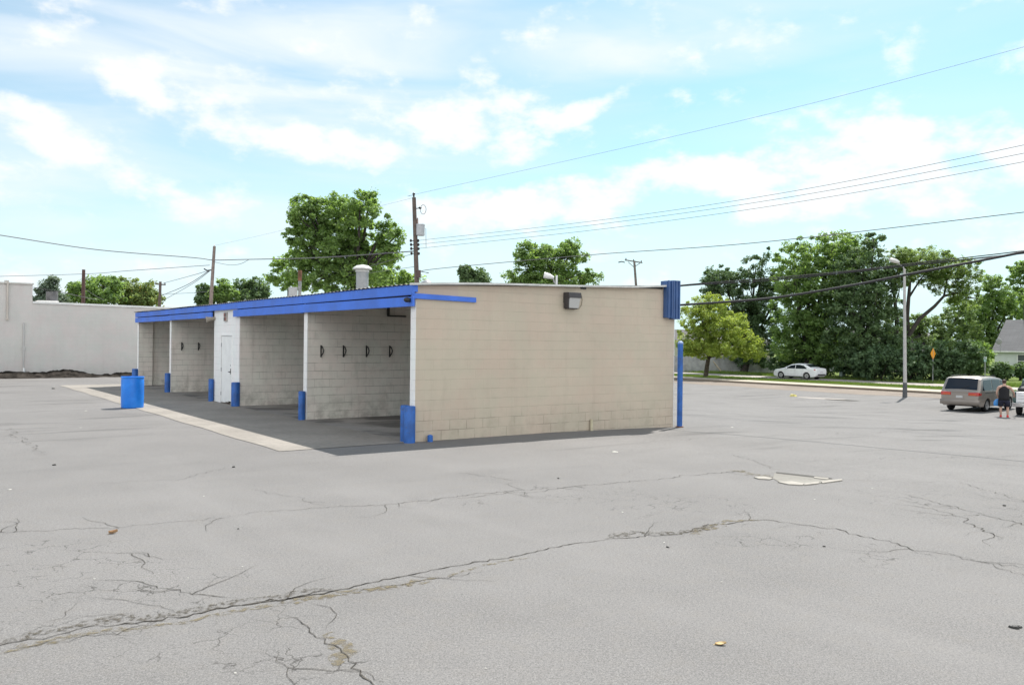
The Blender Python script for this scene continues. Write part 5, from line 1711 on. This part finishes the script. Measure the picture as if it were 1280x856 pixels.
M['tyre'] = simple('tyre_rubber', (0.018, 0.018, 0.019), 0.85, 0, 0.2)
M['well'] = simple('wheel_well_black', (0.01, 0.01, 0.01), 0.95)
M['rim'] = simple('rim_alloy', (0.45, 0.45, 0.46), 0.35, 0.7)
M['trim'] = simple('black_trim', (0.02, 0.02, 0.022), 0.5)
tg = NT('car_glass')
tg.base((0.012, 0.017, 0.026), 0.08, 0, 0.32)
M['car_glass'] = tg.mat
M['tail_red'] = simple('tail_red', (0.42, 0.02, 0.015), 0.2, 0, 0.6)
M['tail_orange'] = simple('tail_orange', (0.55, 0.11, 0.03), 0.2, 0, 0.6)
M['head_clear'] = simple('head_clear', (0.6, 0.62, 0.65), 0.1, 0.2, 0.6)


class Car:
    """x forward from the rear bumper, y to the left, z up"""

    def __init__(self, L, W, top, bottom, belt, tumble, plan, crown=0.035, rnd=0.10):
        self.L, self.W, self.T, self.B, self.belt, self.tumble, self.plan, self.crown, self.rnd = L, W, top, bottom, belt, tumble, plan, crown, rnd

    def half(self, x, z):
        w = self.W/2*interp(self.plan, x)
        zt = interp(self.T, x)
        b = interp(self.belt, x)
        if z > b:
            w -= self.tumble*(z-b)/0.6
        zb = interp(self.B, x)
        w -= 0.07*max(0.0, 1-(z-zb)/0.35)**1.5
        w -= 0.018*max(0.0, 1-abs(z-b)/0.12)*0.0
        e = zt - z
        if e < self.rnd:
            u = 1-e/self.rnd
            w -= self.rnd*(1-math.sqrt(max(0, 1-u*u)))*0.9
        return w

    def body(self, name, mat, parent, wells, nx=70, nz=14):
        xs = sorted(set([round(self.L*i/nx, 4) for i in range(nx+1)] + [round(p[0], 4) for p in self.T] + [round(p[0], 4) for p in self.B]))
        rings = []
        for x in xs:
            zb, zt = interp(self.B, x), interp(self.T, x)
            right = []
            for k in range(nz+1):
                u = k/nz
                u = 1-(1-u)**1.35
                z = zb+(zt-zb)*u
                right.append((x, -self.half(x, z), z))
            wt = self.half(x, zt)
            topm = [(x, -wt+2*wt*i/6, zt+self.crown*(1-(1-2*i/6)**2)) for i in range(1, 6)]
            left = [(x, -y, z) for (_, y, z) in reversed(right)]
            rings.append(right+topm+left)
        mb = MB()
        mb.rings(rings)
        o = mb.build(name, mat, parent, auto=32)
        # cut the wheel openings
        cb = MB()
        for (wx, wr) in wells:
            for s in (-1, 1):
                cb.tube([(wx, s*(self.W/2-0.30), wr*0.93), (wx, s*(self.W/2+0.2), wr*0.93)], wr*1.17, 28)
        cu = cb.build('cutter', [mat], parent)
        md = o.modifiers.new('wells', 'BOOLEAN')
        md.object = cu
        md.operation = 'DIFFERENCE'
        md.solver = 'EXACT'
        dg = bpy.context.evaluated_depsgraph_get()
        dg.update()
        me = bpy.data.meshes.new_from_object(o.evaluated_get(dg))
        o.modifiers.clear()
        o.data = me
        bpy.data.objects.remove(cu)
        return o

    def side_glass(self, name, poly_lo, poly_hi, x0, x1, s, parent, mat, off=0.008, n=14):
        """between curves lo(x) and hi(x)"""
        mb = MB()
        vs, fs = [], []
        m = 5
        for i in range(n+1):
            x = x0+(x1-x0)*i/n
            lo, hi = interp(poly_lo, x), interp(poly_hi, x)
            for k in range(m+1):
                z = lo+(hi-lo)*k/m
                vs.append((x, s*(self.half(x, z)+off), z))
        for i in range(n):
            for k in range(m):
                a = i*(m+1)+k
                fs.append((a, a+1, a+m+2, a+m+1))
        mb.add(vs, fs)
        return mb.build(name, mat, parent, smooth=True)

    def top_glass(self, name, x0, x1, inset, parent, mat, off=0.010, n=10):
        mb = MB()
        vs, fs = [], []
        for i in range(n+1):
            x = x0+(x1-x0)*i/n
            zt = interp(self.T, x)
            dz = (interp(self.T, x+0.02)-interp(self.T, x-0.02))/0.04
            nl = Vector((-dz, 0, 1)).normalized()
            w = self.half(x, zt)+0.04-inset
            for k in range(9):
                t = -1+2*k/8
                z = zt+self.crown*(1-(t*w/max(0.2, self.half(x, zt)))**2)
                vs.append((x+nl.x*off, t*w, z+nl.z*off))
        for i in range(n):
            for k in range(8):
                a = i*9+k
                fs.append((a, a+1, a+10, a+9))
        mb.add(vs, fs)
        return mb.build(name, mat, parent, smooth=True)

    def wheel(self, wx, wr, s, parent, rimmat, spokes=7):
        y0 = s*(self.W/2-0.03)
        y1 = s*(self.W/2-0.24)
        def turn(prof, n=28):
            mb = MB()
            mb.lathe(prof, n)
            mb.v = [(wx+a, y1+s*c, wr+b) for a, b, c in mb.v]
            return mb
        w = 0.21
        ty = turn([(wr*0.66, 0.0), (wr*0.93, 0.0), (wr, 0.03), (wr, w-0.03), (wr*0.95, w-0.005), (wr*0.68, w-0.004), (wr*0.66, w-0.03)]).build('wheel', M['tyre'], parent, auto=40)
        mb = turn([(wr*0.655, 0.06), (wr*0.655, w-0.012), (wr*0.60, w-0.008), (wr*0.57, w-0.05), (0.03, w-0.075)])
        mb.build('rim', M['well'] if rimmat is None else rimmat, ty, auto=40)
        mb = MB()
        for k in range(spokes):
            a = 2*PI*k/spokes
            ca, sa = math.cos(a), math.sin(a)
            pts = []
            for rr, ww in ((0.04, 0.035), (wr*0.59, 0.045)):
                for sg in (-1, 1):
                    pts.append((rr*ca-sg*ww*sa, rr*sa+sg*ww*ca))
            vs = []
            for z in (w-0.06, w-0.02):
                for (a_, b_) in (pts[0], pts[1], pts[3], pts[2]):
                    vs.append((wx+a_, y1+s*z, wr+b_))
            mb.hexa(vs)
        mb.build('spokes', M['rim'], ty)
        return ty


# ---- minivan
VANH = R(50)     # heading from +Y towards +X
def heading_rz(h): return PI/2 - h
px_c = onground(1199, 514.2)
van = thing('minivan', 'tan grey minivan parked with its rear toward the lot, red tail lamps and dark glass', 'minivan', (px_c.x, px_c.y, px_c.z), heading_rz(VANH))
VT = [(0.0, 0.70), (0.03, 0.98), (0.10, 1.06), (0.20, 1.20), (0.46, 1.66), (0.58, 1.72), (1.2, 1.75), (2.4, 1.745), (3.05, 1.66), (3.95, 1.16), (4.2, 1.08), (4.85, 0.90), (5.02, 0.74), (5.1, 0.6)]
VB = [(0.0, 0.34), (0.3, 0.27), (4.7, 0.24), (5.1, 0.3)]
vc = Car(5.1, 1.93, VT, VB, [(0, 1.05), (5.1, 1.0)], 0.10, [(0, 0.93), (0.15, 0.975), (0.6, 1.0), (3.9, 1.0), (4.7, 0.94), (5.1, 0.78)])
vpaint = paint('van_champagne', (0.285, 0.25, 0.22), 0.45, 0.34)
vc.body('body', vpaint, van, ((1.05, 0.335), (4.05, 0.335)))
for s in (-1, 1):
    for wx in (1.05, 4.05):
        vc.wheel(wx, 0.335, s, van, M['rim'])
    lo_ = [(0, 1.10), (5, 1.08)]
    vc.side_glass('side_window', lo_, [(0.42, 1.12), (0.62, 1.60), (1.62, 1.63)], 0.42, 1.60, s, van, M['car_glass'])
    vc.side_glass('side_window', lo_, [(1.66, 1.63), (2.75, 1.60)], 1.68, 2.72, s, van, M['car_glass'])
    vc.side_glass('side_window', lo_, [(2.8, 1.60), (3.05, 1.55), (3.78, 1.14)], 2.80, 3.78, s, van, M['car_glass'])
    # sliding door track, moulding, handle, mirror
    mb = MB(); yy = vc.half(1.2, 0.98)
    mb.box(0.7, 2.2, s*yy-0.012, s*yy+0.012, 0.955, 0.985); mb.build('door_track', M['trim'], van)
    mb = MB(); yy = vc.half(2.4, 0.55); mb.box(1.5, 3.6, s*yy-0.02, s*yy+0.02, 0.52, 0.60); mb.build('side_moulding', paint('van_moulding', (0.22, 0.2, 0.185), 0.3), van)
    for hx in (2.05, 2.7):
        mb = MB(); yy = vc.half(hx, 0.9); mb.box(hx, hx+0.2, s*yy-0.02, s*yy+0.035, 0.88, 0.925); mb.build('door_handle', vpaint, van)
    mb = MB(); yy = vc.half(3.5, 1.1); mb.ellip((3.45, s*(yy+0.14), 1.15), (0.07, 0.12, 0.09), 12, 8); mb.build('mirror', vpaint, van, smooth=True)
    # tail lamps set in the corners
    mb = MB()
    y1_ = vc.half(0.03, 0.9); y2_ = vc.half(0.22, 0.9)
    mb.hexa([(-0.012, s*0.42, 0.83), (-0.012, s*(y1_-0.02), 0.83), (0.05, s*(y1_-0.02), 0.83), (0.05, s*0.42, 0.83),
             (0.005, s*0.42, 0.985), (0.02, s*(y1_-0.02), 1.0), (0.08, s*(y1_-0.02), 1.0), (0.08, s*0.42, 0.985)])
    tl_ = mb.build('tail_lamp', M['tail_red'], van, bevel=0.01)
    mb = MB(); mb.hexa([(0.0, s*(y1_-0.03), 0.835), (0.0, s*(y1_+0.012), 0.835), (0.26, s*(y2_+0.012), 0.85), (0.26, s*(y2_-0.03), 0.85),
                        (0.02, s*(y1_-0.03), 1.0), (0.02, s*(y1_+0.012), 1.0), (0.26, s*(y2_+0.012), 0.97), (0.26, s*(y2_-0.03), 0.97)]); mb.build('lamp_side', M['tail_red'], tl_, bevel=0.008)
    mb = MB(); mb.box(-0.018, -0.0125, s*0.44 if s > 0 else s*0.80, s*0.80 if s > 0 else s*0.44, 0.85, 0.905); mb.build('signal_lens', M['tail_orange'], tl_)
    mb = MB(); mb.ellip((5.0, s*0.62, 0.72), (0.10, 0.22, 0.09), 14, 8); mb.build('headlight', M['head_clear'], van, smooth=True)
    mb = MB(); mb.box(0.7, 2.6, s*0.70-0.02, s*0.70+0.02, 1.785, 1.815); mb.build('roof_rail', M['trim'], van)
vc.top_glass('rear_window', 0.135, 0.47, 0.09, van, M['car_glass'])
vc.top_glass('windscreen', 3.1, 3.9, 0.06, van, M['car_glass'])
mb = MB()
prof = [(-0.09, 0.36), (-0.12, 0.42), (-0.12, 0.56), (-0.09, 0.62), (0.10, 0.64), (0.10, 0.34)]
rg = []
for yy in (-0.95, -0.9, -0.6, 0, 0.6, 0.9, 0.95):
    k_ = 0.10*(abs(yy)/0.95)**4
    rg.append([(a+k_, yy, b) for a, b in prof])
mb.rings(rg); mb.build('rear_bumper', paint('van_bumper', (0.235, 0.205, 0.18), 0.3, 0.42), van, auto=40)
mb = MB(); mb.box(-0.02, 0.02, -0.40, 0.40, 0.98, 1.03); mb.build('tailgate_garnish', vpaint, van)
mb = MB(); mb.box(-0.022, 0.0, -0.16, 0.16, 0.70, 0.82); mb.build('licence_plate', simple('plate_pale', (0.5, 0.5, 0.5), 0.5), van)
mb = MB(); mb.tube([(0.12, 0, 1.16), (0.22, -0.38, 1.31)], 0.012, 5); mb.build('rear_wiper', M['trim'], van)
mb = MB(); mb.box(4.9, 5.12, -0.85, 0.85, 0.36, 0.58); mb.build('front_bumper', vpaint, van, bevel=0.03)

# ---- white sedan, heading along the side street
sc_ = onground(998.5, 474.8)
HD = math.atan2(VL.y, VL.x)
off = Matrix.Rotation(HD, 3, 'Z') @ Vector((2.44, 0, 0))
sed = thing('sedan', 'white four door sedan parked facing left on the pale side street', 'car', (sc_.x-off.x, sc_.y-off.y, g(sc_.x, sc_.y)+0.126), HD)
ST = [(0.0, 0.86), (0.05, 1.02), (0.25, 1.07), (0.62, 1.10), (1.25, 1.36), (1.7, 1.44), (2.3, 1.45), (2.75, 1.38), (3.55, 1.02), (3.8, 0.97), (4.5, 0.86), (4.75, 0.74), (4.88, 0.55)]
SB = [(0.0, 0.42), (0.25, 0.26), (0.9, 0.2), (4.3, 0.19), (4.88, 0.26)]
cc = Car(4.88, 1.84, ST, SB, [(0, 0.98), (4.88, 0.92)], 0.22, [(0, 0.86), (0.3, 0.95), (0.9, 1.0), (3.9, 1.0), (4.5, 0.92), (4.88, 0.66)], 0.03, 0.09)
wpaint = paint('sedan_white', (0.80, 0.82, 0.84), 0.0, 0.25)
cc.body('body', wpaint, sed, ((1.02, 0.33), (3.85, 0.33)))
for s in (-1, 1):
    for wx in (1.02, 3.85):
        cc.wheel(wx, 0.33, s, sed, M['rim'], 9)
    cc.side_glass('side_window', [(0, 1.0), (4, 0.975)], [(0.95, 1.02), (1.35, 1.28), (1.75, 1.35), (2.22, 1.355)], 0.98, 2.20, s, sed, M['car_glass'])
    cc.side_glass('side_window', [(0, 1.0), (4, 0.975)], [(2.26, 1.355), (2.7, 1.29), (3.38, 0.99)], 2.26, 3.38, s, sed, M['car_glass'])
    mb = MB(); mb.hexa([(-0.01, s*0.35, 0.86), (0.04, s*0.80, 0.86), (0.24, s*0.875, 0.88), (0.1, s*0.35, 0.86), (0.03, s*0.35, 0.97), (0.07, s*0.80, 0.99), (0.26, s*0.872, 0.97), (0.12, s*0.35, 0.97)]); mb.build('tail_lamp', M['tail_red'], sed, bevel=0.01)
    mb = MB(); mb.ellip((4.62, s*0.62, 0.70), (0.20, 0.16, 0.07), 14, 8); mb.build('headlight', M['head_clear'], sed, smooth=True)
    mb = MB(); mb.ellip((3.1, s*(cc.half(3.1, 0.98)+0.13), 1.02), (0.07, 0.12, 0.07), 12, 8); mb.build('mirror', wpaint, sed, smooth=True)
    for hx in (1.5, 2.55):
        mb = MB(); yy = cc.half(hx, 0.85); mb.box(hx, hx+0.2, s*yy-0.02, s*yy+0.03, 0.84, 0.875); mb.build('door_handle', wpaint, sed)
    for gx in (2.24, 3.35):
        mb = MB()
        ys2 = [(gx, s*(cc.half(gx, z)+0.001), z) for z in (0.32, 0.5, 0.7, 0.9, 0.97)]
        mb.tube(ys2, 0.006, 4); mb.build('door_gap', M['trim'], sed)
    mb = MB(); yy = cc.half(2.4, 0.25); mb.box(1.45, 3.45, s*yy-0.02, s*yy+0.02, 0.2, 0.27); mb.build('sill', M['trim'], sed)
cc.top_glass('rear_window', 0.70, 1.26, 0.10, sed, M['car_glass'])
cc.top_glass('windscreen', 2.8, 3.48, 0.08, sed, M['car_glass'])
mb = MB(); mb.box(-0.03, 0.12, -0.62, 0.62, 0.40, 0.52); mb.build('rear_diffuser', M['trim'], sed, bevel=0.02)
mb = MB(); mb.box(-0.02, 0.03, -0.2, 0.2, 0.64, 0.78); mb.build('licence_plate', simple('plate_white', (0.6, 0.6, 0.62), 0.5), sed)

# ---- pickup at the right edge
PH = R(40)
pl = onground(1264.5, 519.5)
hx_, hy_ = math.sin(PH), math.cos(PH)
rx_, ry_ = math.cos(PH), -math.sin(PH)           # to the vehicle's right
po = Vector((pl.x + rx_*0.95, pl.y + ry_*0.95, 0))
po.z = g(po.x, po.y)
pk = thing('pickup_truck', 'dark green pickup truck with a white tailgate and chrome bumper at the right edge', 'pickup truck', po, heading_rz(PH))
PT = [(0.0, 1.14), (0.06, 1.17), (2.0, 1.17), (2.02, 1.17), (2.1, 1.66), (2.3, 1.76), (3.3, 1.76), (3.95, 1.18), (5.1, 1.08), (5.3, 0.9), (5.4, 0.7)]
PB = [(0.0, 0.55), (5.4, 0.42)]
kc = Car(5.4, 1.88, PT, PB, [(0, 1.17), (5.4, 1.1)], 0.12, [(0, 0.985), (0.4, 1.0), (4.7, 1.0), (5.4, 0.88)], 0.02, 0.05)
kpaint = paint('pickup_green', (0.018, 0.06, 0.055), 0.2, 0.3)
kc.body('body', kpaint, pk, ((1.1, 0.37), (4.4, 0.37)))
for s in (-1, 1):
    for wx in (1.1, 4.4):
        kc.wheel(wx, 0.37, s, pk, M['rim'])
    kc.side_glass('side_window', [(0, 1.2), (5, 1.2)], [(2.2, 1.62), (3.25, 1.64), (3.75, 1.24)], 2.25, 3.75, s, pk, M['car_glass'])
    mb = MB(); mb.box(-0.012, 0.10, s*0.79 if s > 0 else -0.93, 0.93 if s > 0 else s*0.79, 0.70, 1.02); mb.build('tail_lamp', M['tail_red'] if s < 0 else simple('lamp_pale', (0.08, 0.12, 0.11), 0.3), pk, bevel=0.01)
mb = MB(); mb.box(-0.035, -0.003, -0.77, 0.77, 0.66, 1.16); tg_ = mb.build('tailgate', worn('tailgate_white', (0.75, 0.76, 0.77), 0.45, 0.08, 2), pk, bevel=0.015)
for z in (0.82, 0.98):
    mb = MB(); mb.box(-0.042, -0.0345, -0.7, 0.7, z, z+0.02); mb.build('crease', simple('crease_grey', (0.45, 0.46, 0.47), 0.5), tg_)
mb = MB(); mb.box(-0.16, -0.01, -0.92, 0.92, 0.44, 0.64); mb.build('rear_bumper', simple('bumper_chrome', (0.6, 0.6, 0.6), 0.25, 0.7), pk, bevel=0.03)
mb = MB(); mb.box(0.06, 1.95, -0.8, 0.8, 1.19, 1.205); mb.build('bed_cover', M['trim'], pk)
load = MB()
for (x, y, z, a, b, c) in ((0.5, 0.5, 1.27, 0.35, 0.3, 0.14), (0.9, 0.1, 1.30, 0.4, 0.35, 0.18), (0.4, -0.2, 1.26, 0.3, 0.3, 0.12)):
    load.ellip((x, y, z), (a, b, c), 12, 8)
o = load.build('cargo_bundle', simple('bundle_black', (0.03, 0.03, 0.032), 0.6), smooth=True)
o.matrix_world = Matrix.Translation(po) @ Matrix.Rotation(heading_rz(PH), 4, 'Z')
tag(o, 'black wrapped bundle lying on the bed of the green pickup truck', 'bundle')
mb = MB()
a = Matrix.Translation(po) @ Matrix.Rotation(heading_rz(PH), 4, 'Z')
mb.tube([a @ Vector(q) for q in ((0.35, 0.72, 1.21), (0.35, 0.66, 1.42), (0.4, 0.45, 1.58), (0.5, 0.2, 1.60), (0.6, -0.1, 1.50), (0.6, -0.2, 1.24))], 0.03, 8)
o = mb.build('handle_bar', simple('bar_black', (0.02, 0.02, 0.02), 0.4), smooth=True)
tag(o, 'black bent handle bar sticking up from the bed of the green pickup', 'handle bar')

# ------------------------------------------------------------------ person
def skin_mesh(name, joints, edges, radii, root_i, mat, parent, levels=2):
    me = bpy.data.meshes.new(name)
    me.from_pydata(joints, edges, [])
    o = bpy.data.objects.new(name, me)
    COL.objects.link(o)
    sk = o.modifiers.new('skin', 'SKIN')
    sk.use_smooth_shade = True
    for i, r in enumerate(radii):
        me.skin_vertices[0].data[i].radius = (r, r) if not isinstance(r, tuple) else r
        me.skin_vertices[0].data[i].use_root = (i == root_i)
    sb = o.modifiers.new('sub', 'SUBSURF')
    sb.levels = levels
    sb.render_levels = levels
    dg = bpy.context.evaluated_depsgraph_get()
    dg.update()
    m2 = bpy.data.meshes.new_from_object(o.evaluated_get(dg))
    bpy.data.objects.remove(o)
    return link_mesh(name, m2, mat, parent, smooth=True)


pp = onground(1254.8, 521.2)
PDIR = math.atan2(pp.x, pp.y)
# local frame: x to the viewer's right, y away from the viewer
per = thing('person', 'person in black sleeveless top, dark shorts and red shoes standing beside the minivan', 'person', pp, -PDIR)
SK = worn('skin_tone', (0.44, 0.28, 0.215), 0.55, 0.06, 4)
J = [(0, 0, 0.92), (0, 0.01, 1.10), (0, 0.02, 1.30), (0, 0.02, 1.44), (0, 0.04, 1.52), (0, 0.07, 1.64), (0, 0.08, 1.72),       # 0-6 spine, neck, head
     (-0.10, 0.01, 0.86), (-0.12, 0.03, 0.50), (-0.12, -0.02, 0.28), (-0.11, -0.01, 0.07), (-0.13, 0.14, 0.04),                    # 7-11 left leg
     (0.10, 0.01, 0.86), (0.13, 0.04, 0.50), (0.13, 0.0, 0.28), (0.13, 0.0, 0.07), (0.14, 0.15, 0.04),                             # 12-16 right leg
     (-0.20, 0.02, 1.40), (-0.27, 0.0, 1.14), (-0.22, 0.16, 0.93), (-0.21, 0.21, 0.88),                                             # 17-20 left arm
     (0.20, 0.02, 1.40), (0.33, 0.08, 1.20), (0.36, 0.28, 1.04), (0.36, 0.34, 1.01)]                                                # 21-24 right arm
E = [(0, 1), (1, 2), (2, 3), (3, 4), (4, 5), (5, 6), (0, 7), (7, 8), (8, 9), (9, 10), (10, 11), (0, 12), (12, 13), (13, 14), (14, 15), (15, 16), (3, 17), (17, 18), (18, 19), (19, 20), (3, 21), (21, 22), (22, 23), (23, 24)]
J = [(x*1.14, y, z) for x, y, z in J]
RD = [(0.16, 0.12), (0.155, 0.11), (0.16, 0.11), (0.12, 0.09), 0.058, (0.075, 0.092), (0.06, 0.075),
      0.10, 0.062, 0.06, 0.04, 0.035, 0.10, 0.062, 0.06, 0.04, 0.035,
      0.07, 0.05, 0.038, 0.033, 0.07, 0.05, 0.038, 0.033]
body = skin_mesh('body', J, E, RD, 0, SK, per)
for hx, hb, sg in ((-0.24, Vector((-0.24, 0.22, 0.875)), -1), (0.41, Vector((0.41, 0.36, 1.005)), 1)):
    js, es, rs_ = [tuple(hb)], [], [0.026]
    dirn = Vector((0, 0.8, -0.55)).normalized()
    for k, ln in enumerate((0.085, 0.095, 0.09, 0.07)):
        o_ = Vector((0.026*(k-1.5), 0, 0))
        n0 = len(js)
        js += [tuple(hb+o_*0.8+dirn*0.05), tuple(hb+o_+dirn*(0.05+ln*0.5)), tuple(hb+o_+dirn*(0.05+ln*0.8)+Vector((0, -0.01, -0.03)))]
        es += [(0, n0), (n0, n0+1), (n0+1, n0+2)]
        rs_ += [0.013, 0.010, 0.008]
    n0 = len(js)
    js += [tuple(hb+Vector((-sg*0.04, 0.02, 0.0))), tuple(hb+Vector((-sg*0.055, 0.055, -0.02)))]
    es += [(0, n0), (n0, n0+1)]
    rs_ += [0.012, 0.009]
    skin_mesh('hand', js, es, rs_, 0, SK, per, 1)


def ell_ring(cx, cy, z, rx, ry, n=20):
    return [(cx+rx*math.cos(2*PI*k/n), cy+ry*math.sin(2*PI*k/n), z) for k in range(n)]


BL = worn('black_cloth', (0.014, 0.014, 0.017), 0.9, 0.3, 8)
NV = worn('navy_cloth', (0.012, 0.014, 0.03), 0.9, 0.3, 8)
mb = MB()
mb.rings([ell_ring(0, 0.01, 0.80, 0.215, 0.17), ell_ring(0, 0.01, 0.95, 0.20, 0.165), ell_ring(0, 0.015, 1.1, 0.185, 0.15), ell_ring(0, 0.02, 1.25, 0.19, 0.15), ell_ring(0, 0.02, 1.36, 0.17, 0.135), ell_ring(0, 0.02, 1.43, 0.125, 0.105), ell_ring(0, 0.03, 1.47, 0.085, 0.08)])
mb.v = [(x*1.14, y*1.08, z) for x, y, z in mb.v]
mb.build('tank_top', BL, per, smooth=True)
mb = MB()
mb.rings([ell_ring(0, 0.01, 0.90, 0.19, 0.155), ell_ring(0, 0.01, 0.78, 0.205, 0.16), ell_ring(0, 0.01, 0.70, 0.21, 0.155)], cap=False)
for s in (-1, 1):
    mb.rings([ell_ring(s*0.10, 0.01, 0.80, 0.11, 0.15), ell_ring(s*0.112, 0.02, 0.66, 0.112, 0.13), ell_ring(s*0.12, 0.03, 0.50, 0.105, 0.115)])
mb.v = [(x*1.14, y*1.1, z) for x, y, z in mb.v]
mb.build('shorts', NV, per, smooth=True)
mb = MB(); mb.ellip((0, 0.065, 1.70), (0.092, 0.105, 0.075), 18, 12); mb.ellip((0, 0.03, 1.655), (0.086, 0.075, 0.085), 16, 10); mb.build('hair', worn('hair_brown', (0.05, 0.025, 0.018), 0.7, 0.3, 20), per, smooth=True)
mb = MB()
for s in (-1, 1):
    mb.ellip((s*0.083, 0.075, 1.63), (0.014, 0.025, 0.035), 8, 6)
mb.ellip((0, 0.165, 1.625), (0.014, 0.022, 0.025), 8, 6)
mb.build('ears_and_nose', SK, per, smooth=True)
mb = MB()
for s in (-1, 1):
    mb.ellip((s*0.033, 0.152, 1.655), (0.012, 0.008, 0.008), 8, 6)
mb.ellip((0, 0.152, 1.58), (0.028, 0.008, 0.008), 8, 6)
mb.build('eyes_and_mouth', simple('face_dark', (0.12, 0.04, 0.035), 0.5), per, smooth=True)
RS = simple('shoe_red', (0.62, 0.03, 0.03), 0.5)
for s, cx in ((-1, -0.13), (1, 0.15)):
    mb = MB()
    mb.rings([[(cx+0.05*math.cos(a)*w, 0.04+l_*math.sin(a), z) for a in [2*PI*k/18 for k in range(18)]] for z, w, l_ in ((0.0, 0.95, 0.135), (0.03, 1.05, 0.14), (0.06, 1.0, 0.12), (0.09, 0.85, 0.08), (0.12, 0.75, 0.055))])
    mb.v = [(x, y+(0.03 if z < 0.08 else -0.02), z) for x, y, z in mb.v]
    mb.build('shoe', RS, per, smooth=True)
# blue bag in the left hand
mb = MB()
cx, cy = -0.30, 0.27
mb.rings([ell_ring(cx, cy, 0.50, 0.11, 0.05, 14), ell_ring(cx, cy, 0.56, 0.14, 0.07, 14), ell_ring(cx, cy, 0.70, 0.13, 0.06, 14), ell_ring(cx+0.03, cy, 0.80, 0.08, 0.03, 14), ell_ring(cx+0.09, cy-0.03, 0.86, 0.02, 0.015, 14)])
o = mb.build('carry_bag', simple('bag_blue', (0.05, 0.25, 0.62), 0.5), smooth=True)
o.matrix_world = Matrix.Translation(pp) @ Matrix.Rotation(-PDIR, 4, 'Z')
tag(o, 'bright blue bag hanging from the left hand of the person by the minivan', 'bag')

# ------------------------------------------------------------------ litter
def leaf_litter(px, py, size, label, c, rz, curl=0.35):
    p = onground(px, py)
    n, m = 8, 4
    vs, fs = [], []
    for i in range(n+1):
        t = i/n
        w = 0.5*math.sin(PI*min(1, t*0.96+0.03))**0.8*0.55
        for j in range(-m, m+1):
            u = j/m
            x = (t-0.5)*size
            y = u*w*size
            z = size*(0.08+curl*(u*u*0.35+(t-0.5)**2*0.5))
            vs.append((x, y, z))
    k = 2*m+1
    for i in range(n):
        for j in range(k-1):
            a = i*k+j
            fs.append((a, a+1, a+k+1, a+k))
    mb = MB(); mb.add(vs, fs); mb.add([(x, y, z-0.003) for x, y, z in vs], [tuple(reversed(f)) for f in fs])
    mb.tube([(-0.5*size, 0, size*0.1), (-0.75*size, 0.04*size, size*0.04)], 0.003, 5)
    o = mb.build('dead_leaf', worn('leaf_tan', c, 0.8, 0.2, 12), None, smooth=True)
    o.location = p
    o.rotation_euler = (0.1, -0.15, rz)
    tag(o, label, 'leaf')
    return o


leaf_litter(142, 666.5, 0.085, 'curled tan dead leaf on the asphalt at the left', (0.42, 0.26, 0.14), 0.5, 0.8)
leaf_litter(901, 805.5, 0.075, 'flat pale tan dead leaf on the asphalt in the foreground', (0.62, 0.46, 0.24), -0.1)


def chip(px, py, r, c, label, name='litter_scrap', cat='scrap', group='pale scraps on the asphalt', h=0.5):
    p = onground(px, py)
    bm_ = MB()
    n = 7
    ring0 = [(r*random.uniform(0.7, 1.2)*math.cos(2*PI*k/n), r*random.uniform(0.7, 1.2)*math.sin(2*PI*k/n), 0.0) for k in range(n)]
    ring1 = [(x*0.7, y*0.7, r*h*random.uniform(0.6, 1.2)) for x, y, _ in ring0]
    bm_.rings([ring0, ring1])
    o = bm_.build(name, simple(name+'_mat', c, 0.7))
    o.location = (p.x, p.y, p.z+0.003)
    tag(o, label, cat, group)
    return o


PALE = 'small pale scrap lying on the open asphalt'
for px, py, r in ((107, 513.5, 0.055), (101, 534.5, 0.035), (118, 723.5, 0.014), (235, 722, 0.01), (303, 708, 0.012), (12, 612, 0.035), (255, 620, 0.02), (778, 640, 0.018), (830, 678, 0.017), (1018, 624, 0.02),
                 (294, 841, 0.014), (607, 835, 0.011), (902, 727, 0.011), (915, 534, 0.05), (769, 565, 0.09), (1090, 610, 0.02)):
    chip(px, py, r*0.75, (0.36, 0.35, 0.32), PALE, h=0.2)
for px, py, r in ((835, 684, 0.018), (68, 581.5, 0.03), (1264, 784, 0.022), (1269, 785, 0.025), (1274, 784, 0.02), (292, 584, 0.03), (1030, 683, 0.016), (1255, 632, 0.022), (698, 598, 0.02), (298, 661, 0.012), (67, 486, 0.07)):
    chip(px, py, r, (0.03, 0.028, 0.025), 'small dark clod lying on the open asphalt', 'dark_clod', 'clod', 'dark clods on the asphalt', 0.6)
chip(992, 495.2, 0.27, (0.55, 0.48, 0.16), 'yellow crumpled rag lying at the edge of the brown gutter strip', 'rag', 'rag', None, 0.45)
# pale sand washed along the gutter edge
mb = MB()
c0 = onground(1020, 498)
gpoly(mb, [(998, 496), (1012, 496.7), (1040, 498.2), (1058, 499.4), (1054, 499.9), (1030, 498.9), (1010, 497.7), (998, 496.6)], 0.011)
o = mb.build('sand_streak', M['walk']); o.location = c0
o['kind'] = 'structure'
mb = MB()
gpoly(mb, [(1030, 498.6), (1060, 500.0), (1076, 501.0), (1060, 501.0), (1034, 499.4)], 0.013)
o = mb.build('damp_streak', M['crack']); o.location = c0
o['kind'] = 'structure'
